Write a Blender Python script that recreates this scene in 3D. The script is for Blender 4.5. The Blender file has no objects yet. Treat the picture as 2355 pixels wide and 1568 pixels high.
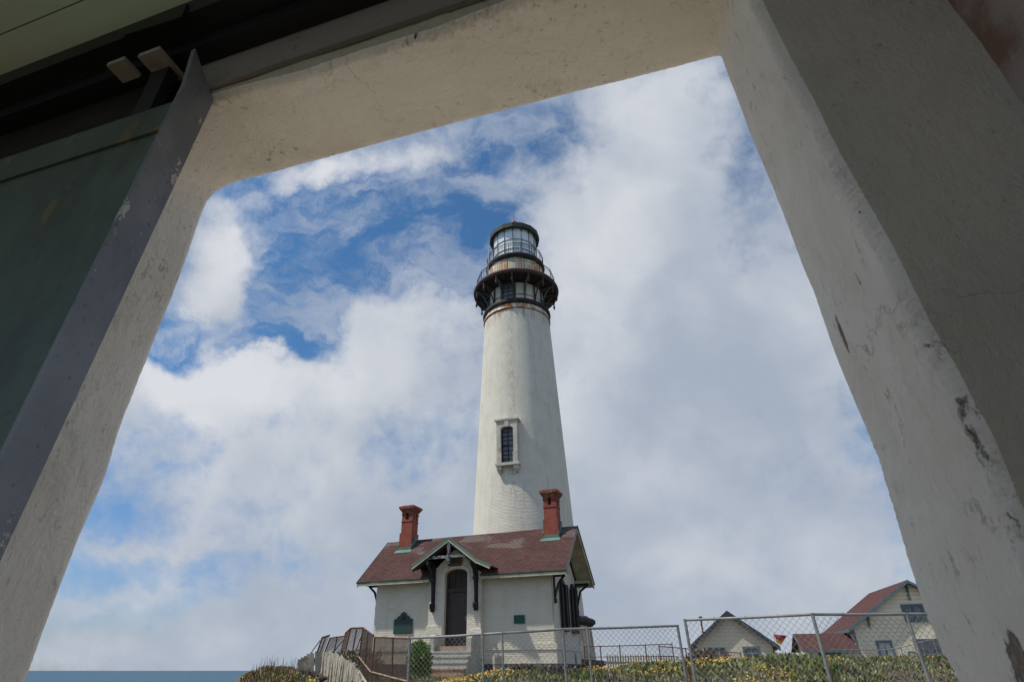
import bpy, bmesh, math, random
import numpy as np
from mathutils import Vector, Matrix, noise
random.seed(7); rng = np.random.default_rng(7)
scn = bpy.context.scene
COL = scn.collection
R = math.radians
# ------------------------------------------------------------------ camera
FPX, CX, CY, W0 = 1300.0, 1120.0, 784.0, 2355.0      # focal length and principal point, in pixels of a 2355 wide picture
PITCH = math.atan((1541 - CY) / FPX)
cp, sp = math.cos(PITCH), math.sin(PITCH)
cam = bpy.data.cameras.new('camera'); camo = bpy.data.objects.new('camera', cam); COL.objects.link(camo)
cam.sensor_width = 36; cam.lens = 36 * FPX / W0
cam.shift_x = (W0 / 2 - CX) / W0
cam.clip_start = 0.02; cam.clip_end = 80000
camo.location = (0, 0, 0); camo.rotation_euler = (math.pi / 2 + PITCH, 0, 0)
cam.dof.use_dof = True; cam.dof.focus_distance = 30; cam.dof.aperture_fstop = 13
scn.camera = camo
# ------------------------------------------------------------------ colour management
scn.view_settings.view_transform = 'Standard'; scn.view_settings.look = 'None'
scn.view_settings.exposure = 0; scn.view_settings.gamma = 1
# ------------------------------------------------------------------ sun
SUN_EL, SUN_AZ = R(60), R(190)      # azimuth measured from +X, counter-clockwise: the sun stands to the left
sd = Vector((math.cos(SUN_EL) * math.cos(SUN_AZ), math.cos(SUN_EL) * math.sin(SUN_AZ), math.sin(SUN_EL)))
sl = bpy.data.lights.new('sun', 'SUN'); sl.energy = 3.6; sl.angle = R(1.5); sl.color = (1, .94, .84)
so = bpy.data.objects.new('sun', sl); COL.objects.link(so); so.rotation_euler = sd.to_track_quat('Z', 'Y').to_euler()
# ------------------------------------------------------------------ world: Nishita sky with procedural clouds
w = bpy.data.worlds.new('World'); scn.world = w; w.use_nodes = True
nt = w.node_tree; N = nt.nodes; L = nt.links; N.clear()
def wn(t, **k):
    n = N.new(t)
    for a, b in k.items(): setattr(n, a, b)
    return n
def wmath(op, a, b=None, c=None, clamp=False):
    n = N.new('ShaderNodeMath'); n.operation = op; n.use_clamp = clamp
    for i, v in enumerate((a, b, c)):
        if v is None: continue
        if isinstance(v, (int, float)): n.inputs[i].default_value = v
        else: L.new(v, n.inputs[i])
    return n.outputs[0]
def wvec(op, a, b):
    n = N.new('ShaderNodeVectorMath'); n.operation = op
    for i, v in enumerate((a, b)):
        if v is None: continue
        if isinstance(v, (tuple, list)): n.inputs[i].default_value = v
        else: L.new(v, n.inputs[i])
    return n
def smooth(v, lo, hi, a=0., b=1.):
    n = N.new('ShaderNodeMapRange'); n.interpolation_type = 'SMOOTHSTEP'
    L.new(v, n.inputs[0]); n.inputs[1].default_value = lo; n.inputs[2].default_value = hi
    n.inputs[3].default_value = a; n.inputs[4].default_value = b
    return n.outputs[0]
tc = wn('ShaderNodeTexCoord'); gen = tc.outputs['Generated']
dx = wvec('DOT_PRODUCT', gen, (1, 0, 0)).outputs['Value']
dy = wvec('DOT_PRODUCT', gen, (0, -sp, cp)).outputs['Value']
df = wmath('MAXIMUM', wvec('DOT_PRODUCT', gen, (0, cp, sp)).outputs['Value'], .12)
comb = wn('ShaderNodeCombineXYZ'); L.new(wmath('DIVIDE', dx, df), comb.inputs[0]); L.new(wmath('DIVIDE', dy, df), comb.inputs[1])
P0 = comb.outputs[0]
def wnoise(vec, scale, detail=6, rough=.55, dist=0., off=(0, 0, 0)):
    if off != (0, 0, 0): vec = wvec('ADD', vec, off).outputs[0]
    n = wn('ShaderNodeTexNoise'); n.inputs['Scale'].default_value = scale; n.inputs['Detail'].default_value = detail
    n.inputs['Roughness'].default_value = rough; n.inputs['Distortion'].default_value = dist
    L.new(vec, n.inputs['Vector']); return n
wc = wnoise(P0, 5, 7, .6).outputs['Color']
wv = wvec('SUBTRACT', wc, (.5, .5, .5)).outputs[0]
sc = wvec('SCALE', wv, None); sc.inputs['Scale'].default_value = .20
P1 = wvec('ADD', P0, sc.outputs[0]).outputs[0]
def blob(cx, cy, rx, ry, ang, wt, acc):
    m = wn('ShaderNodeMapping'); m.vector_type = 'TEXTURE'
    m.inputs['Location'].default_value = ((cx - CX) / FPX, (CY - cy) / FPX, 0)
    m.inputs['Rotation'].default_value = (0, 0, R(ang)); m.inputs['Scale'].default_value = (rx / FPX, ry / FPX, 1)
    L.new(P1, m.inputs[0])
    f = wn('ShaderNodeVectorMath'); f.operation = 'LENGTH'; L.new(m.outputs[0], f.inputs[0])
    v = smooth(f.outputs['Value'], .1, 1.6, wt, 0.)
    return v if acc is None else wmath('ADD', acc, v)
# where the blue shows (negative) and where the cloud is thick (positive)
acc = None
for b in [
    (640, 560, 120, 150, 20, -.95), (690, 730, 110, 80, 0, -.9), (610, 800, 90, 30, 10, -.8), (400, 780, 70, 90, 40, -1.), (860, 560, 230, 130, 15, -1.),
    (540, 440, 60, 40, 20, -.8), (960, 500, 150, 110, 10, -.6), (1120, 570, 120, 130, 0, -.8), (1110, 420, 90, 90, 0, -.6),
    (1100, 650, 70, 60, 0, -.45), (1170, 290, 130, 80, 20, -.6), (1290, 330, 70, 100, 0, -.5), (900, 760, 0.1, .1, 0, 0),
    (520, 590, 85, 130, -28, .85), (570, 690, 60, 80, -35, .6), (700, 430, 100, 36, 15, .45), (880, 385, 190, 40, 12, .55), (800, 310, 160, 25, 18, .3),
    (620, 490, 50, 60, 30, .2), (1380, 180, 190, 90, 10, .4),
    (930, 720, 170, 90, 8, .75), (450, 860, 160, 60, -6, .7), (800, 870, 330, 90, 0, .7), (560, 1000, 340, 150, 0, .45),
    (1480, 760, 330, 480, 0, .9), (1400, 420, 130, 200, 0, .5), (1750, 900, 250, 300, 0, .35), (1560, 330, 160, 200, 20, .35),
    (1720, 450, 60, 150, -15, -.45), (1880, 800, 130, 220, 0, .6), (1480, 1180, 160, 90, 0, -.15), (1850, 1000, 180, 90, 0, -.1),
    (260, 1180, 170, 50, 0, -.42), (230, 1310, 210, 50, 4, -.5), (200, 1430, 220, 60, 0, -.35), (620, 880, 60, 40, 0, -.2), (420, 1060, 120, 40, 8, -.15),
    (560, 1160, 120, 40, 0, -.12), (600, 1300, 220, 40, 0, -.18), (1500, 1420, 900, 260, 0, .8), (700, 1500, 520, 110, 0, .6), (150, 1370, 260, 28, 3, .45), (330, 1240, 260, 24, -3, .35), (120, 1500, 260, 50, 0, .5), (750, 1150, 360, 130, 0, .45), (1500, 1150, 600, 200, 0, .3)]:
    acc = blob(*b, acc)
n1 = wnoise(P0, 7, 9, .62, .3, (3, 1, 0)).outputs['Fac']
n1b = wnoise(P0, 26, 7, .6, .2, (1, 9, 0)).outputs['Fac']
dens = wmath('ADD', wmath('ADD', acc, .62), wmath('MULTIPLY', wmath('SUBTRACT', n1, .5), 2.1))
dens = wmath('ADD', dens, wmath('MULTIPLY', wmath('SUBTRACT', n1b, .5), .85))
mask = smooth(dens, -.1, 1.3)
vm = wn('ShaderNodeMapping'); vm.inputs['Rotation'].default_value = (0, 0, R(-22)); vm.inputs['Scale'].default_value = (1, 1.9, 1); L.new(P1, vm.inputs[0])
veil = wmath('MULTIPLY', smooth(wnoise(vm.outputs[0], 6.5, 10, .62, .25, (2, 6, 0)).outputs['Fac'], .38, .68, 0., .60), smooth(dy, -.35, -.05))
mask = wmath('MAXIMUM', mask, veil)
# brightness of the cloud
acc2 = None
for b in [(530, 600, 90, 150, -30, .55), (420, 860, 200, 90, 0, .5), (900, 700, 170, 90, 5, .3), (760, 860, 200, 80, 0, .35), (880, 385, 220, 50, 12, .3), (700, 430, 120, 60, 12, .3),
          (1420, 560, 170, 260, 0, .28), (1300, 900, 200, 260, 0, .1), (560, 1040, 250, 130, 0, .2), (1560, 250, 120, 170, 0, .2),
          (1700, 700, 200, 260, 0, -.18), (1700, 950, 260, 130, 0, -.28), (1500, 1400, 700, 90, 0, -.22), (1000, 1250, 260, 90, 0, -.15), (1500, 820, 160, 70, 0, -.15), (500, 1450, 500, 60, 0, -.1)]:
    acc2 = blob(*b, acc2)
n2 = wnoise(P0, 5.5, 7, .5, .2, (7, 4, 0)).outputs['Fac']
br = wmath('ADD', wmath('ADD', acc2, .36), wmath('MULTIPLY', wmath('SUBTRACT', n2, .5), 1.1))
br = smooth(br, 0., 1.)
cm = wn('ShaderNodeMix', data_type='RGBA'); L.new(br, cm.inputs[0])
cm.inputs[6].default_value = (3.75, 4.35, 5.3, 1); cm.inputs[7].default_value = (7.0, 7.2, 7.6, 1)
sky = wn('ShaderNodeTexSky'); sky.sky_type = 'NISHITA'; sky.sun_disc = False
sky.sun_elevation = SUN_EL; sky.sun_rotation = math.atan2(sd.x, sd.y); sky.air_density = 1.0; sky.dust_density = .6; sky.ozone_density = 2.0
tint = wn('ShaderNodeMix', data_type='RGBA', blend_type='MULTIPLY'); tint.inputs[0].default_value = 1
sepz = wn('ShaderNodeSeparateXYZ'); L.new(gen, sepz.inputs[0])
hz = smooth(sepz.outputs[2], .02, .42)
tm = wn('ShaderNodeMix', data_type='RGBA'); L.new(hz, tm.inputs[0]); tm.inputs[6].default_value = (.66, .76, 1.0, 1); tm.inputs[7].default_value = (.52, .90, 1.12, 1)
L.new(sky.outputs[0], tint.inputs[6]); L.new(tm.outputs[2], tint.inputs[7])
mx = wn('ShaderNodeMix', data_type='RGBA'); L.new(mask, mx.inputs[0]); L.new(tint.outputs[2], mx.inputs[6]); L.new(cm.outputs[2], mx.inputs[7])
bg = wn('ShaderNodeBackground'); bg.inputs['Strength'].default_value = .1; L.new(mx.outputs[2], bg.inputs['Color'])
wo = wn('ShaderNodeOutputWorld'); L.new(bg.outputs[0], wo.inputs[0])

# ================================================================== helpers
def ray(px, py):
    x = (px - CX) / FPX; y = (CY - py) / FPX
    return (x, cp - y * sp, sp + y * cp)
def at(px, py, Y):
    X, Yy, Z = ray(px, py); k = Y / Yy
    return Vector((X * k, Y, Z * k))

class MB:
    def __init__(s): s.v = []; s.f = []; s.m = []; s.s = []; s.uv = {}
    def add(s, vs, fs, mi=0, sm=False, uvs=None):
        o = len(s.v); s.v += [tuple(v) for v in vs]
        for i, f in enumerate(fs):
            if uvs is not None: s.uv[len(s.f)] = uvs[i]
            s.f.append([o + a for a in f]); s.m.append(mi); s.s.append(sm)
        return s
    def box(s, x0, x1, y0, y1, z0, z1, mi=0, rz=0, c=None):
        vs = [(x, y, z) for z in (z0, z1) for y in (y0, y1) for x in (x0, x1)]
        return s.add(vs, [(0, 2, 3, 1), (4, 5, 7, 6), (0, 1, 5, 4), (1, 3, 7, 5), (3, 2, 6, 7), (2, 0, 4, 6)], mi)
    def bar(s, p0, p1, wd, th, mi=0, up=(0, 0, 1), w2=None):
        p0, p1 = Vector(p0), Vector(p1); d = (p1 - p0).normalized(); u = Vector(up)
        if abs(d.dot(u)) > .98: u = Vector((0, 1, 0))
        a = d.cross(u).normalized(); b = a.cross(d).normalized(); w2 = w2 or 1
        vs = []
        for p, k in ((p0, 1), (p1, w2)):
            for i, j in ((-1, -1), (1, -1), (1, 1), (-1, 1)): vs.append(p + a * i * wd / 2 * k + b * j * th / 2 * k)
        return s.add(vs, [(3, 2, 1, 0), (4, 5, 6, 7), (0, 1, 5, 4), (1, 2, 6, 5), (2, 3, 7, 6), (3, 0, 4, 7)], mi)
    def tube(s, pts, r, n=8, mi=0, cap=True):
        pts = [Vector(p) for p in pts]; rs = r if isinstance(r, (list, tuple)) else [r] * len(pts)
        vs = []; fs = []
        for i, p in enumerate(pts):
            d = (pts[min(i + 1, len(pts) - 1)] - pts[max(i - 1, 0)]).normalized()
            u = Vector((0, 0, 1)) if abs(d.z) < .9 else Vector((0, 1, 0))
            a = d.cross(u).normalized(); b = a.cross(d).normalized()
            for k in range(n):
                t = 2 * math.pi * k / n; vs.append(p + (a * math.cos(t) + b * math.sin(t)) * rs[i])
        for i in range(len(pts) - 1):
            for k in range(n): fs.append((i * n + k, i * n + (k + 1) % n, (i + 1) * n + (k + 1) % n, (i + 1) * n + k))
        s.add(vs, fs, mi, True)
        if cap:
            s.add(vs[:n], [tuple(range(n))[::-1]], mi); s.add(vs[-n:], [tuple(range(n))], mi)
        return s
    def lathe(s, prof, n=48, a0=0., mi=0, sm=True, arc=2 * math.pi, c=(0, 0)):
        vs = []; fs = []; uvs = []; m = n + 1
        for r, z in prof:
            for k in range(m):
                t = a0 + arc * k / n; vs.append((c[0] + r * math.cos(t), c[1] + r * math.sin(t), z))
        for i in range(len(prof) - 1):
            ra = max(prof[i][0], prof[i + 1][0])
            flat = abs(prof[i][1] - prof[i + 1][1]) < abs(prof[i][0] - prof[i + 1][0])
            for k in range(n):
                fs.append((i * m + k, i * m + k + 1, (i + 1) * m + k + 1, (i + 1) * m + k))
                u0, u1 = arc * k / n * ra, arc * (k + 1) / n * ra
                z0, z1 = (prof[i][0], prof[i + 1][0]) if flat else (prof[i][1], prof[i + 1][1])
                uvs.append([(u0, z0), (u1, z0), (u1, z1), (u0, z1)])
        return s.add(vs, fs, mi, sm, uvs)
    def poly(s, pts, ext, mi=0):
        """closed polygon (list of 3D points) pushed along ext"""
        pts = [Vector(p) for p in pts]; e = Vector(ext); n = len(pts)
        vs = pts + [p + e for p in pts]
        fs = [tuple(range(n))[::-1], tuple(range(n, 2 * n))] + [(i, (i + 1) % n, n + (i + 1) % n, n + i) for i in range(n)]
        return s.add(vs, fs, mi)
    def ball(s, c, r, mi=0, n=12, sz=1.):
        prof = [(max(r * math.cos(-math.pi / 2 + math.pi * i / n), 1e-4), c[2] + sz * r * math.sin(-math.pi / 2 + math.pi * i / n)) for i in range(n + 1)]
        return s.lathe(prof, 16, 0, mi, True, c=(c[0], c[1]))
    def build(s, name, mats, parent=None, fix=True):
        me = bpy.data.meshes.new(name); me.from_pydata(s.v, [], s.f)
        if not isinstance(mats, (list, tuple)): mats = [mats]
        for m in mats: me.materials.append(m)
        me.polygons.foreach_set('material_index', s.m); me.polygons.foreach_set('use_smooth', s.s)
        me.update()
        uvl = me.uv_layers.new(name='UVMap').data
        for p in me.polygons:
            if p.index in s.uv:
                for li, uv in zip(p.loop_indices, s.uv[p.index]): uvl[li].uv = uv
            else:
                n = p.normal; ax = max(range(3), key=lambda i: abs(n[i]))
                # slanted faces: stretch v so that it runs in metres along the slope
                for li in p.loop_indices:
                    c = me.vertices[me.loops[li].vertex_index].co
                    if ax == 2:
                        k = 1 / max(abs(n.z), .3); uvl[li].uv = (c.x, c.y * k) if abs(n.y) >= abs(n.x) else (c.y, c.x * k)
                    elif ax == 1: uvl[li].uv = (c.x, c.z / max(math.hypot(n.x, n.y), .3))
                    else: uvl[li].uv = (c.y, c.z / max(math.hypot(n.x, n.y), .3))
        o = bpy.data.objects.new(name, me); COL.objects.link(o)
        if fix:
            bm = bmesh.new(); bm.from_mesh(me); bmesh.ops.recalc_face_normals(bm, faces=bm.faces); bm.to_mesh(me); bm.free()
        if parent: o.parent = parent
        return o
def tag(o, label=None, cat=None, group=None, kind=None):
    if label: o['label'] = label
    if cat: o['category'] = cat
    if group: o['group'] = group
    if kind: o['kind'] = kind
    return o
def empty(name, loc=(0, 0, 0), rz=0, **k):
    o = bpy.data.objects.new(name, None); COL.objects.link(o); o.location = loc; o.rotation_euler = (0, 0, rz); o.empty_display_size = .3
    return tag(o, **k)

# ------------------------------------------------------------------ materials
class Mt:
    def __init__(s, name, col=(.5, .5, .5), rough=.8, metal=0., spec=.3):
        s.m = bpy.data.materials.new(name); s.m.use_nodes = True; s.t = s.m.node_tree; s.n = s.t.nodes; s.l = s.t.links
        s.b = s.n['Principled BSDF']; s.b.inputs['Base Color'].default_value = (*col, 1); s.b.inputs['Roughness'].default_value = rough
        s.b.inputs['Metallic'].default_value = metal; s.b.inputs['Specular IOR Level'].default_value = spec
        s.tc = s.n.new('ShaderNodeTexCoord'); s.col = None; s.c0 = col; s.h = None
    def co(s, kind='Object', sc=(1, 1, 1), off=(0, 0, 0)):
        m = s.n.new('ShaderNodeMapping'); m.inputs['Scale'].default_value = sc; m.inputs['Location'].default_value = off
        s.l.new(s.tc.outputs[kind], m.inputs[0]); return m.outputs[0]
    def noise(s, scale, detail=5, rough=.6, kind='Object', sc=(1, 1, 1), off=(0, 0, 0), dist=0):
        n = s.n.new('ShaderNodeTexNoise'); n.inputs['Scale'].default_value = scale; n.inputs['Detail'].default_value = detail
        n.inputs['Roughness'].default_value = rough; n.inputs['Distortion'].default_value = dist
        s.l.new(s.co(kind, sc, off), n.inputs['Vector']); return n.outputs['Fac']
    def rng(s, v, lo, hi, a=0., b=1.):
        n = s.n.new('ShaderNodeMapRange'); n.interpolation_type = 'SMOOTHSTEP'; s.l.new(v, n.inputs[0])
        for i, x in enumerate((lo, hi, a, b)): n.inputs[i + 1].default_value = x
        return n.outputs[0]
    def math(s, op, a, b=0.):
        n = s.n.new('ShaderNodeMath'); n.operation = op
        for i, v in enumerate((a, b)):
            if isinstance(v, (int, float)): n.inputs[i].default_value = v
            else: s.l.new(v, n.inputs[i])
        return n.outputs[0]
    def mix(s, fac, col, mode='MIX'):
        n = s.n.new('ShaderNodeMix'); n.data_type = 'RGBA'; n.blend_type = mode
        if isinstance(fac, (int, float)): n.inputs[0].default_value = fac
        else: s.l.new(fac, n.inputs[0])
        if s.col is None: n.inputs[6].default_value = (*s.c0, 1)
        else: s.l.new(s.col, n.inputs[6])
        if isinstance(col, tuple): n.inputs[7].default_value = (*col, 1)
        else: s.l.new(col, n.inputs[7])
        s.col = n.outputs[2]; s.l.new(s.col, s.b.inputs['Base Color']); return s
    def bump(s, v, strength=.5, dist=.01):
        n = s.n.new('ShaderNodeBump'); n.inputs['Strength'].default_value = strength; n.inputs['Distance'].default_value = dist
        s.l.new(v, n.inputs['Height'])
        if s.h is not None: s.l.new(s.h, n.inputs['Normal'])
        s.h = n.outputs[0]; s.l.new(s.h, s.b.inputs['Normal']); return s
    def brick(s, w, h, mortar=.008, kind='UV', c1=(0, 0, 0), c2=(1, 1, 1), off=.5, bias=0.):
        n = s.n.new('ShaderNodeTexBrick'); n.inputs['Scale'].default_value = 1; n.inputs['Brick Width'].default_value = w; n.inputs['Row Height'].default_value = h
        n.inputs['Mortar Size'].default_value = mortar; n.inputs['Mortar Smooth'].default_value = .3; n.offset = off; n.inputs['Bias'].default_value = bias
        n.inputs['Color1'].default_value = (*c1, 1); n.inputs['Color2'].default_value = (*c2, 1); n.inputs['Mortar'].default_value = (0, 0, 0, 1)
        s.l.new(s.co(kind), n.inputs['Vector']); return n
    def var(s, amt=.25, scale=3, dark=None, **k):
        c = dark or tuple(x * (1 - amt) for x in s.c0)
        return s.mix(s.rng(s.noise(scale, **k), .35, .7), c)

def painted_brick(name, col, tower=False):
    m = Mt(name, col, .75)
    if tower:
        sep = m.n.new('ShaderNodeSeparateXYZ'); m.l.new(m.tc.outputs['Object'], sep.inputs[0]); z = sep.outputs[2]
        st = m.math('MULTIPLY', m.rng(m.noise(3.2, 6, .7, sc=(1, 1, .10), off=(1, 2, 3)), .44, .58), m.rng(z, 23.0, 24.4, 0, 1.))
        m.mix(st, (.42, .20, .08))
        m.mix(m.rng(m.noise(1.3, 6, .7, sc=(1, 1, .7), off=(8, 3, 3)), .60, .70, 0, .35), (.55, .36, .20))
        m.mix(m.rng(m.noise(2.4, 7, .75, sc=(1, 1, .12), off=(2, 7, 3)), .52, .70, 0, .45), (.48, .45, .38))
        d = m.math('ABSOLUTE', m.math('ADD', sep.outputs[0], .74))     # drip stain below the window sill
        m.mix(m.math('MULTIPLY', m.math('MULTIPLY', m.rng(d, .05, .45, 1, 0), m.rng(z, 6.5, 11.2, 0, 1)), m.rng(m.noise(6, 6, .7, sc=(1, 1, .3)), .45, .6, 0, .5)), (.30, .29, .25))
    m.bump(m.noise(4.5, 6, .65, sc=(1, 1, 2.2), off=(3, 3, 3)), .6, .05)
    m.mix(m.rng(m.noise(.9, 6, .65), .4, .75, 0, .8), tuple(c * k for c, k in zip(col, (.86, .83, .76))))
    m.mix(m.rng(m.noise(2.2, 7, .7, sc=(1, 1, .14), off=(3, 0, 0)), .52, .72, 0, .45), tuple(c * k for c, k in zip(col, (.72, .68, .58))))
    m.mix(m.rng(m.noise(9, 5, .7), .62, .75, 0, .35), tuple(c * .6 for c in col))
    b = m.brick(.24, .09, .014); m.bump(b.outputs['Fac'], .8, .02)
    m.t.nodes[-1]; inv = m.math('MULTIPLY', b.outputs['Fac'], .18)
    m.mix(inv, tuple(c * .55 for c in col))
        # mortar factor is 1 in the joints: bump downwards
    for n in m.n:
        if n.bl_idname == 'ShaderNodeBump': n.invert = True
    m.bump(m.noise(24, 4, .6), .35, .012)
    return m.m
M_tower = painted_brick('white_painted_brick_tower', (.82, .78, .67), tower=True)
M_house = painted_brick('white_painted_brick', (.76, .72, .61))
def rusty(name, base, rustcol=(.24, .10, .035), lo=.5, hi=.66, scale=3, sc=(1, 1, .35), rough=.75):
    m = Mt(name, base, rough); m.var(.25, 1.2)
    m.mix(m.rng(m.noise(scale, 7, .7, sc=sc), lo, hi), rustcol)
    m.bump(m.noise(25, 4), .3, .01); return m.m
M_drum = rusty('rust_streaked_cream_iron', (.80, .72, .54), (.62, .24, .045), .44, .62, 1.3, (1, 1, .35))
M_room = rusty('stained_cream_iron', (.78, .72, .58), (.26, .13, .06), .56, .75, 1.8, (1, 1, .5))
M_black = rusty('weathered_black_iron', (.03, .029, .03), (.13, .06, .035), .50, .70, 2.5)
M_brown = rusty('brown_rusted_iron', (.075, .055, .05), (.12, .06, .04), .45, .65, 2)
M_soffiti = rusty('dark_brown_gallery_soffit', (.035, .025, .024), (.06, .03, .022), .45, .7, 2)
M_rail = Mt('black_rail_iron', (.015, .015, .016), .6).m
M_greyiron = rusty('grey_green_iron', (.12, .13, .125), (.12, .06, .04), .55, .75, 3)
M_lroof = rusty('green_grey_lantern_roof', (.06, .075, .06), (.10, .07, .045), .5, .7, 2)
M_redball = Mt('faded_red_paint', (.42, .12, .08), .6).var(.3, 5).m
M_cur = Mt('pale_curtain_behind_glass', (.82, .88, .86), .35, spec=.6)
M_cur.var(.25, 2.2, sc=(1, 1, .3)); M_cur.mix(M_cur.rng(M_cur.noise(1.1, 4, .5, off=(3, 0, 5)), .5, .75, 0, .5), (.58, .64, .62)); M_cur.bump(M_cur.noise(5, 3, .5, sc=(3, 3, .25)), .6, .08); M_cur = M_cur.m
M_cur.node_tree.nodes['Principled BSDF'].inputs['Coat Weight'].default_value = .5
M_glass = Mt('dark_window_glass', (.05, .06, .07), .12, spec=.7).var(.3, 3).m
M_darkpane = Mt('dusty_dark_glass', (.13, .14, .16), .3, spec=.6).var(.4, 2).m
def shingle(name, col, c2, grey=None, lo=.6):
    m = Mt(name, col, .9, spec=.12)
    b = m.brick(.24, .15, .012, c1=(0, 0, 0), c2=(1, 1, 1)); 
    m.mix(b.outputs['Color'], c2)
    m.mix(m.rng(m.noise(1.4, 5, .7, kind='UV', sc=(1, 4, 1), off=(5, 5, 0)),   .45, .7, 0, .6), (.105, .055, .048))
    m.mix(m.rng(m.noise(.9, 5, .6), .4, .7, 0, .6), tuple(x * .72 for x in col))
    m.mix(m.rng(m.noise(14, 4, .7, kind='UV', sc=(.3, 2.2, 1)), .5, .75, 0, .5), tuple(x * .5 for x in col))
    if grey:
        g = m.math('ADD', m.math('MULTIPLY', m.noise(.55, 3, .5, kind='UV', sc=(.7, 1.7, 1), off=(2.4, .3, 0)), 1.0), m.math('MULTIPLY', m.noise(7, 5, .7, kind='UV', sc=(.35, 2.6, 1)), .38))
        sep = m.n.new('ShaderNodeSeparateXYZ'); m.l.new(m.tc.outputs['Object'], sep.inputs[0])
        g = m.math('ADD', g, m.rng(sep.outputs[2], 4.3, 6.3, -.12, .10))
        m.mix(m.rng(g, lo, lo + .045, 0, .85), grey)
    m.mix(m.math('MULTIPLY', b.outputs['Fac'], .8), (.03, .016, .016))
    m.bump(b.outputs['Fac'], .5, .015); m.bump(m.noise(60, 3), .4, .006)
    sp2 = m.n.new('ShaderNodeSeparateXYZ'); m.l.new(m.tc.outputs['UV'], sp2.inputs[0])     # each course laps over the one below
    fr = m.math('FRACT', m.math('DIVIDE', sp2.outputs[1], .15)); m.bump(fr, .9, .03)
    m.mix(m.rng(m.noise(5, 2, .5, kind='UV', sc=(.5, 6.67, 1), off=(0, .4, 0)), .4, .65, 0, .55), tuple(x * 1.7 for x in col))
    return m.m
M_shingle = shingle('weathered_red_brown_shingles', (.085, .046, .043), (.135, .072, .062), (.19, .165, .15), .79)
M_shingle2 = shingle('red_brown_shingles', (.098, .048, .048), (.13, .062, .060))
M_slate = shingle('dark_slate_shingles', (.045, .055, .065), (.06, .07, .08))
def wood(name, col, rough=.75, chip=None, lo=.55):
    m = Mt(name, col, rough); m.var(.3, 2); m.mix(m.rng(m.noise(9, 6, .7, sc=(1, 1, .6)), .55, .75, 0, .5), tuple(x * .5 for x in col))
    if chip: m.mix(m.rng(m.noise(7, 7, .75, off=(4, 2, 1)), lo, lo + .03), chip)
    m.bump(m.noise(30, 4, .6), .3, .006); return m.m
M_trim = wood('cream_painted_trim', (.52, .49, .36), chip=(.2, .14, .09), lo=.64)
M_copper = wood('green_copper_edge', (.13, .23, .185), .6)
M_flash = wood('verdigris_flashing', (.12, .22, .185), .6, chip=(.12, .10, .08), lo=.62)
M_dwood = wood('black_painted_timber', (.022, .021, .024), .55, chip=(.12, .09, .07), lo=.63)
M_chipped = wood('chipped_white_and_black_timber', (.30, .31, .31), .6, chip=(.03, .03, .04), lo=.50)
M_door = wood('dark_grey_painted_door', (.062, .050, .048), .45)
M_doorbrown = wood('dark_brown_rusty_frame', (.07, .042, .03), .6, chip=(.24, .11, .05), lo=.62)
M_transom = wood('dark_olive_boards', (.045, .034, .026), .6, chip=(.12, .05, .03), lo=.62)
M_chim = Mt('red_painted_brick', (.31, .085, .055), .75)
M_chim.var(.3, 3); M_chim.mix(M_chim.rng(M_chim.noise(8, 6, .7), .6, .7, 0, .7), (.34, .15, .12)); _b = M_chim.brick(.22, .075, .006); M_chim.bump(_b.outputs['Fac'], .3, .008); M_chim = M_chim.m
M_chimcap = rusty('lichened_red_cap', (.26, .07, .055), (.34, .19, .07), .5, .65, 5, (1, 1, 1))
M_plaque = rusty('green_bronze', (.035, .075, .065), (.055, .06, .055), .45, .7, 2.5, rough=.5)
M_plaqueedge = Mt('light_green_bronze_edge', (.09, .15, .125), .5).var(.3, 6).m
M_medal = Mt('brownish_bronze', (.07, .045, .04), .5).var(.3, 8).m
M_sign = rusty('rust_stained_tablet', (.15, .10, .075), (.26, .10, .045), .5, .7, 4)
M_signtext = Mt('dark_letters', (.05, .03, .022), .7).m
def stone(name, col, blot, lo=.55, rough=.9, sc2=12, bs=.5):
    m = Mt(name, col, rough, spec=.2); m.var(.25, 2.5); m.mix(m.rng(m.noise(sc2, 6, .75), lo, lo + .12, 0, .8), blot)
    m.bump(m.noise(sc2 * 2.5, 5, .65), bs, .02); return m.m
M_conc = stone('weathered_concrete_steps', (.52, .51, .46), (.26, .17, .10), .60)
M_conc2 = stone('weathered_grey_concrete', (.44, .43, .385), (.2, .15, .10), .58)
M_step = stone('rust_stained_step', (.36, .31, .26), (.22, .10, .05), .48)
M_pink = stone('pinkish_sandstone', (.42, .31, .25), (.3, .2, .15))
M_terra = stone('orange_paving', (.50, .27, .17), (.4, .22, .14), .55)
M_darkbase = stone('dark_grey_painted_base', (.09, .09, .10), (.05, .045, .045), .5)
M_basestone = stone('brown_base_stone', (.13, .10, .085), (.07, .05, .04), .5)
M_rock = stone('pale_rough_stone', (.46, .41, .34), (.2, .12, .07), .55, sc2=9, bs=1.)
M_tbase = rusty('rust_streaked_white_base', (.72, .66, .52), (.38, .17, .06), .47, .64, 1.6, (1.5, 1.5, .25))
M_galv = Mt('galvanised_steel', (.27, .28, .29), .55, metal=.3); M_galv.var(.35, 6, sc=(1, 1, 3)); M_galv.mix(M_galv.rng(M_galv.noise(30, 5, .7), .55, .7, 0, .5), (.18, .18, .18)); M_galv = M_galv.m
M_wire = Mt('grey_fence_wire', (.30, .29, .27), .6, metal=.1).var(.4, 8).m
M_rustp = rusty('rusty_pipe', (.10, .052, .032), (.20, .085, .04), .45, .6, 9, (1, 1, 1))
M_rustlight = rusty('peeling_cream_rusty_pipe', (.42, .34, .27), (.17, .08, .045), .50, .58, 14, (1, 1, 1))
M_rustwire = Mt('rusty_wire', (.17, .125, .10), .8).var(.4, 10).m
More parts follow.
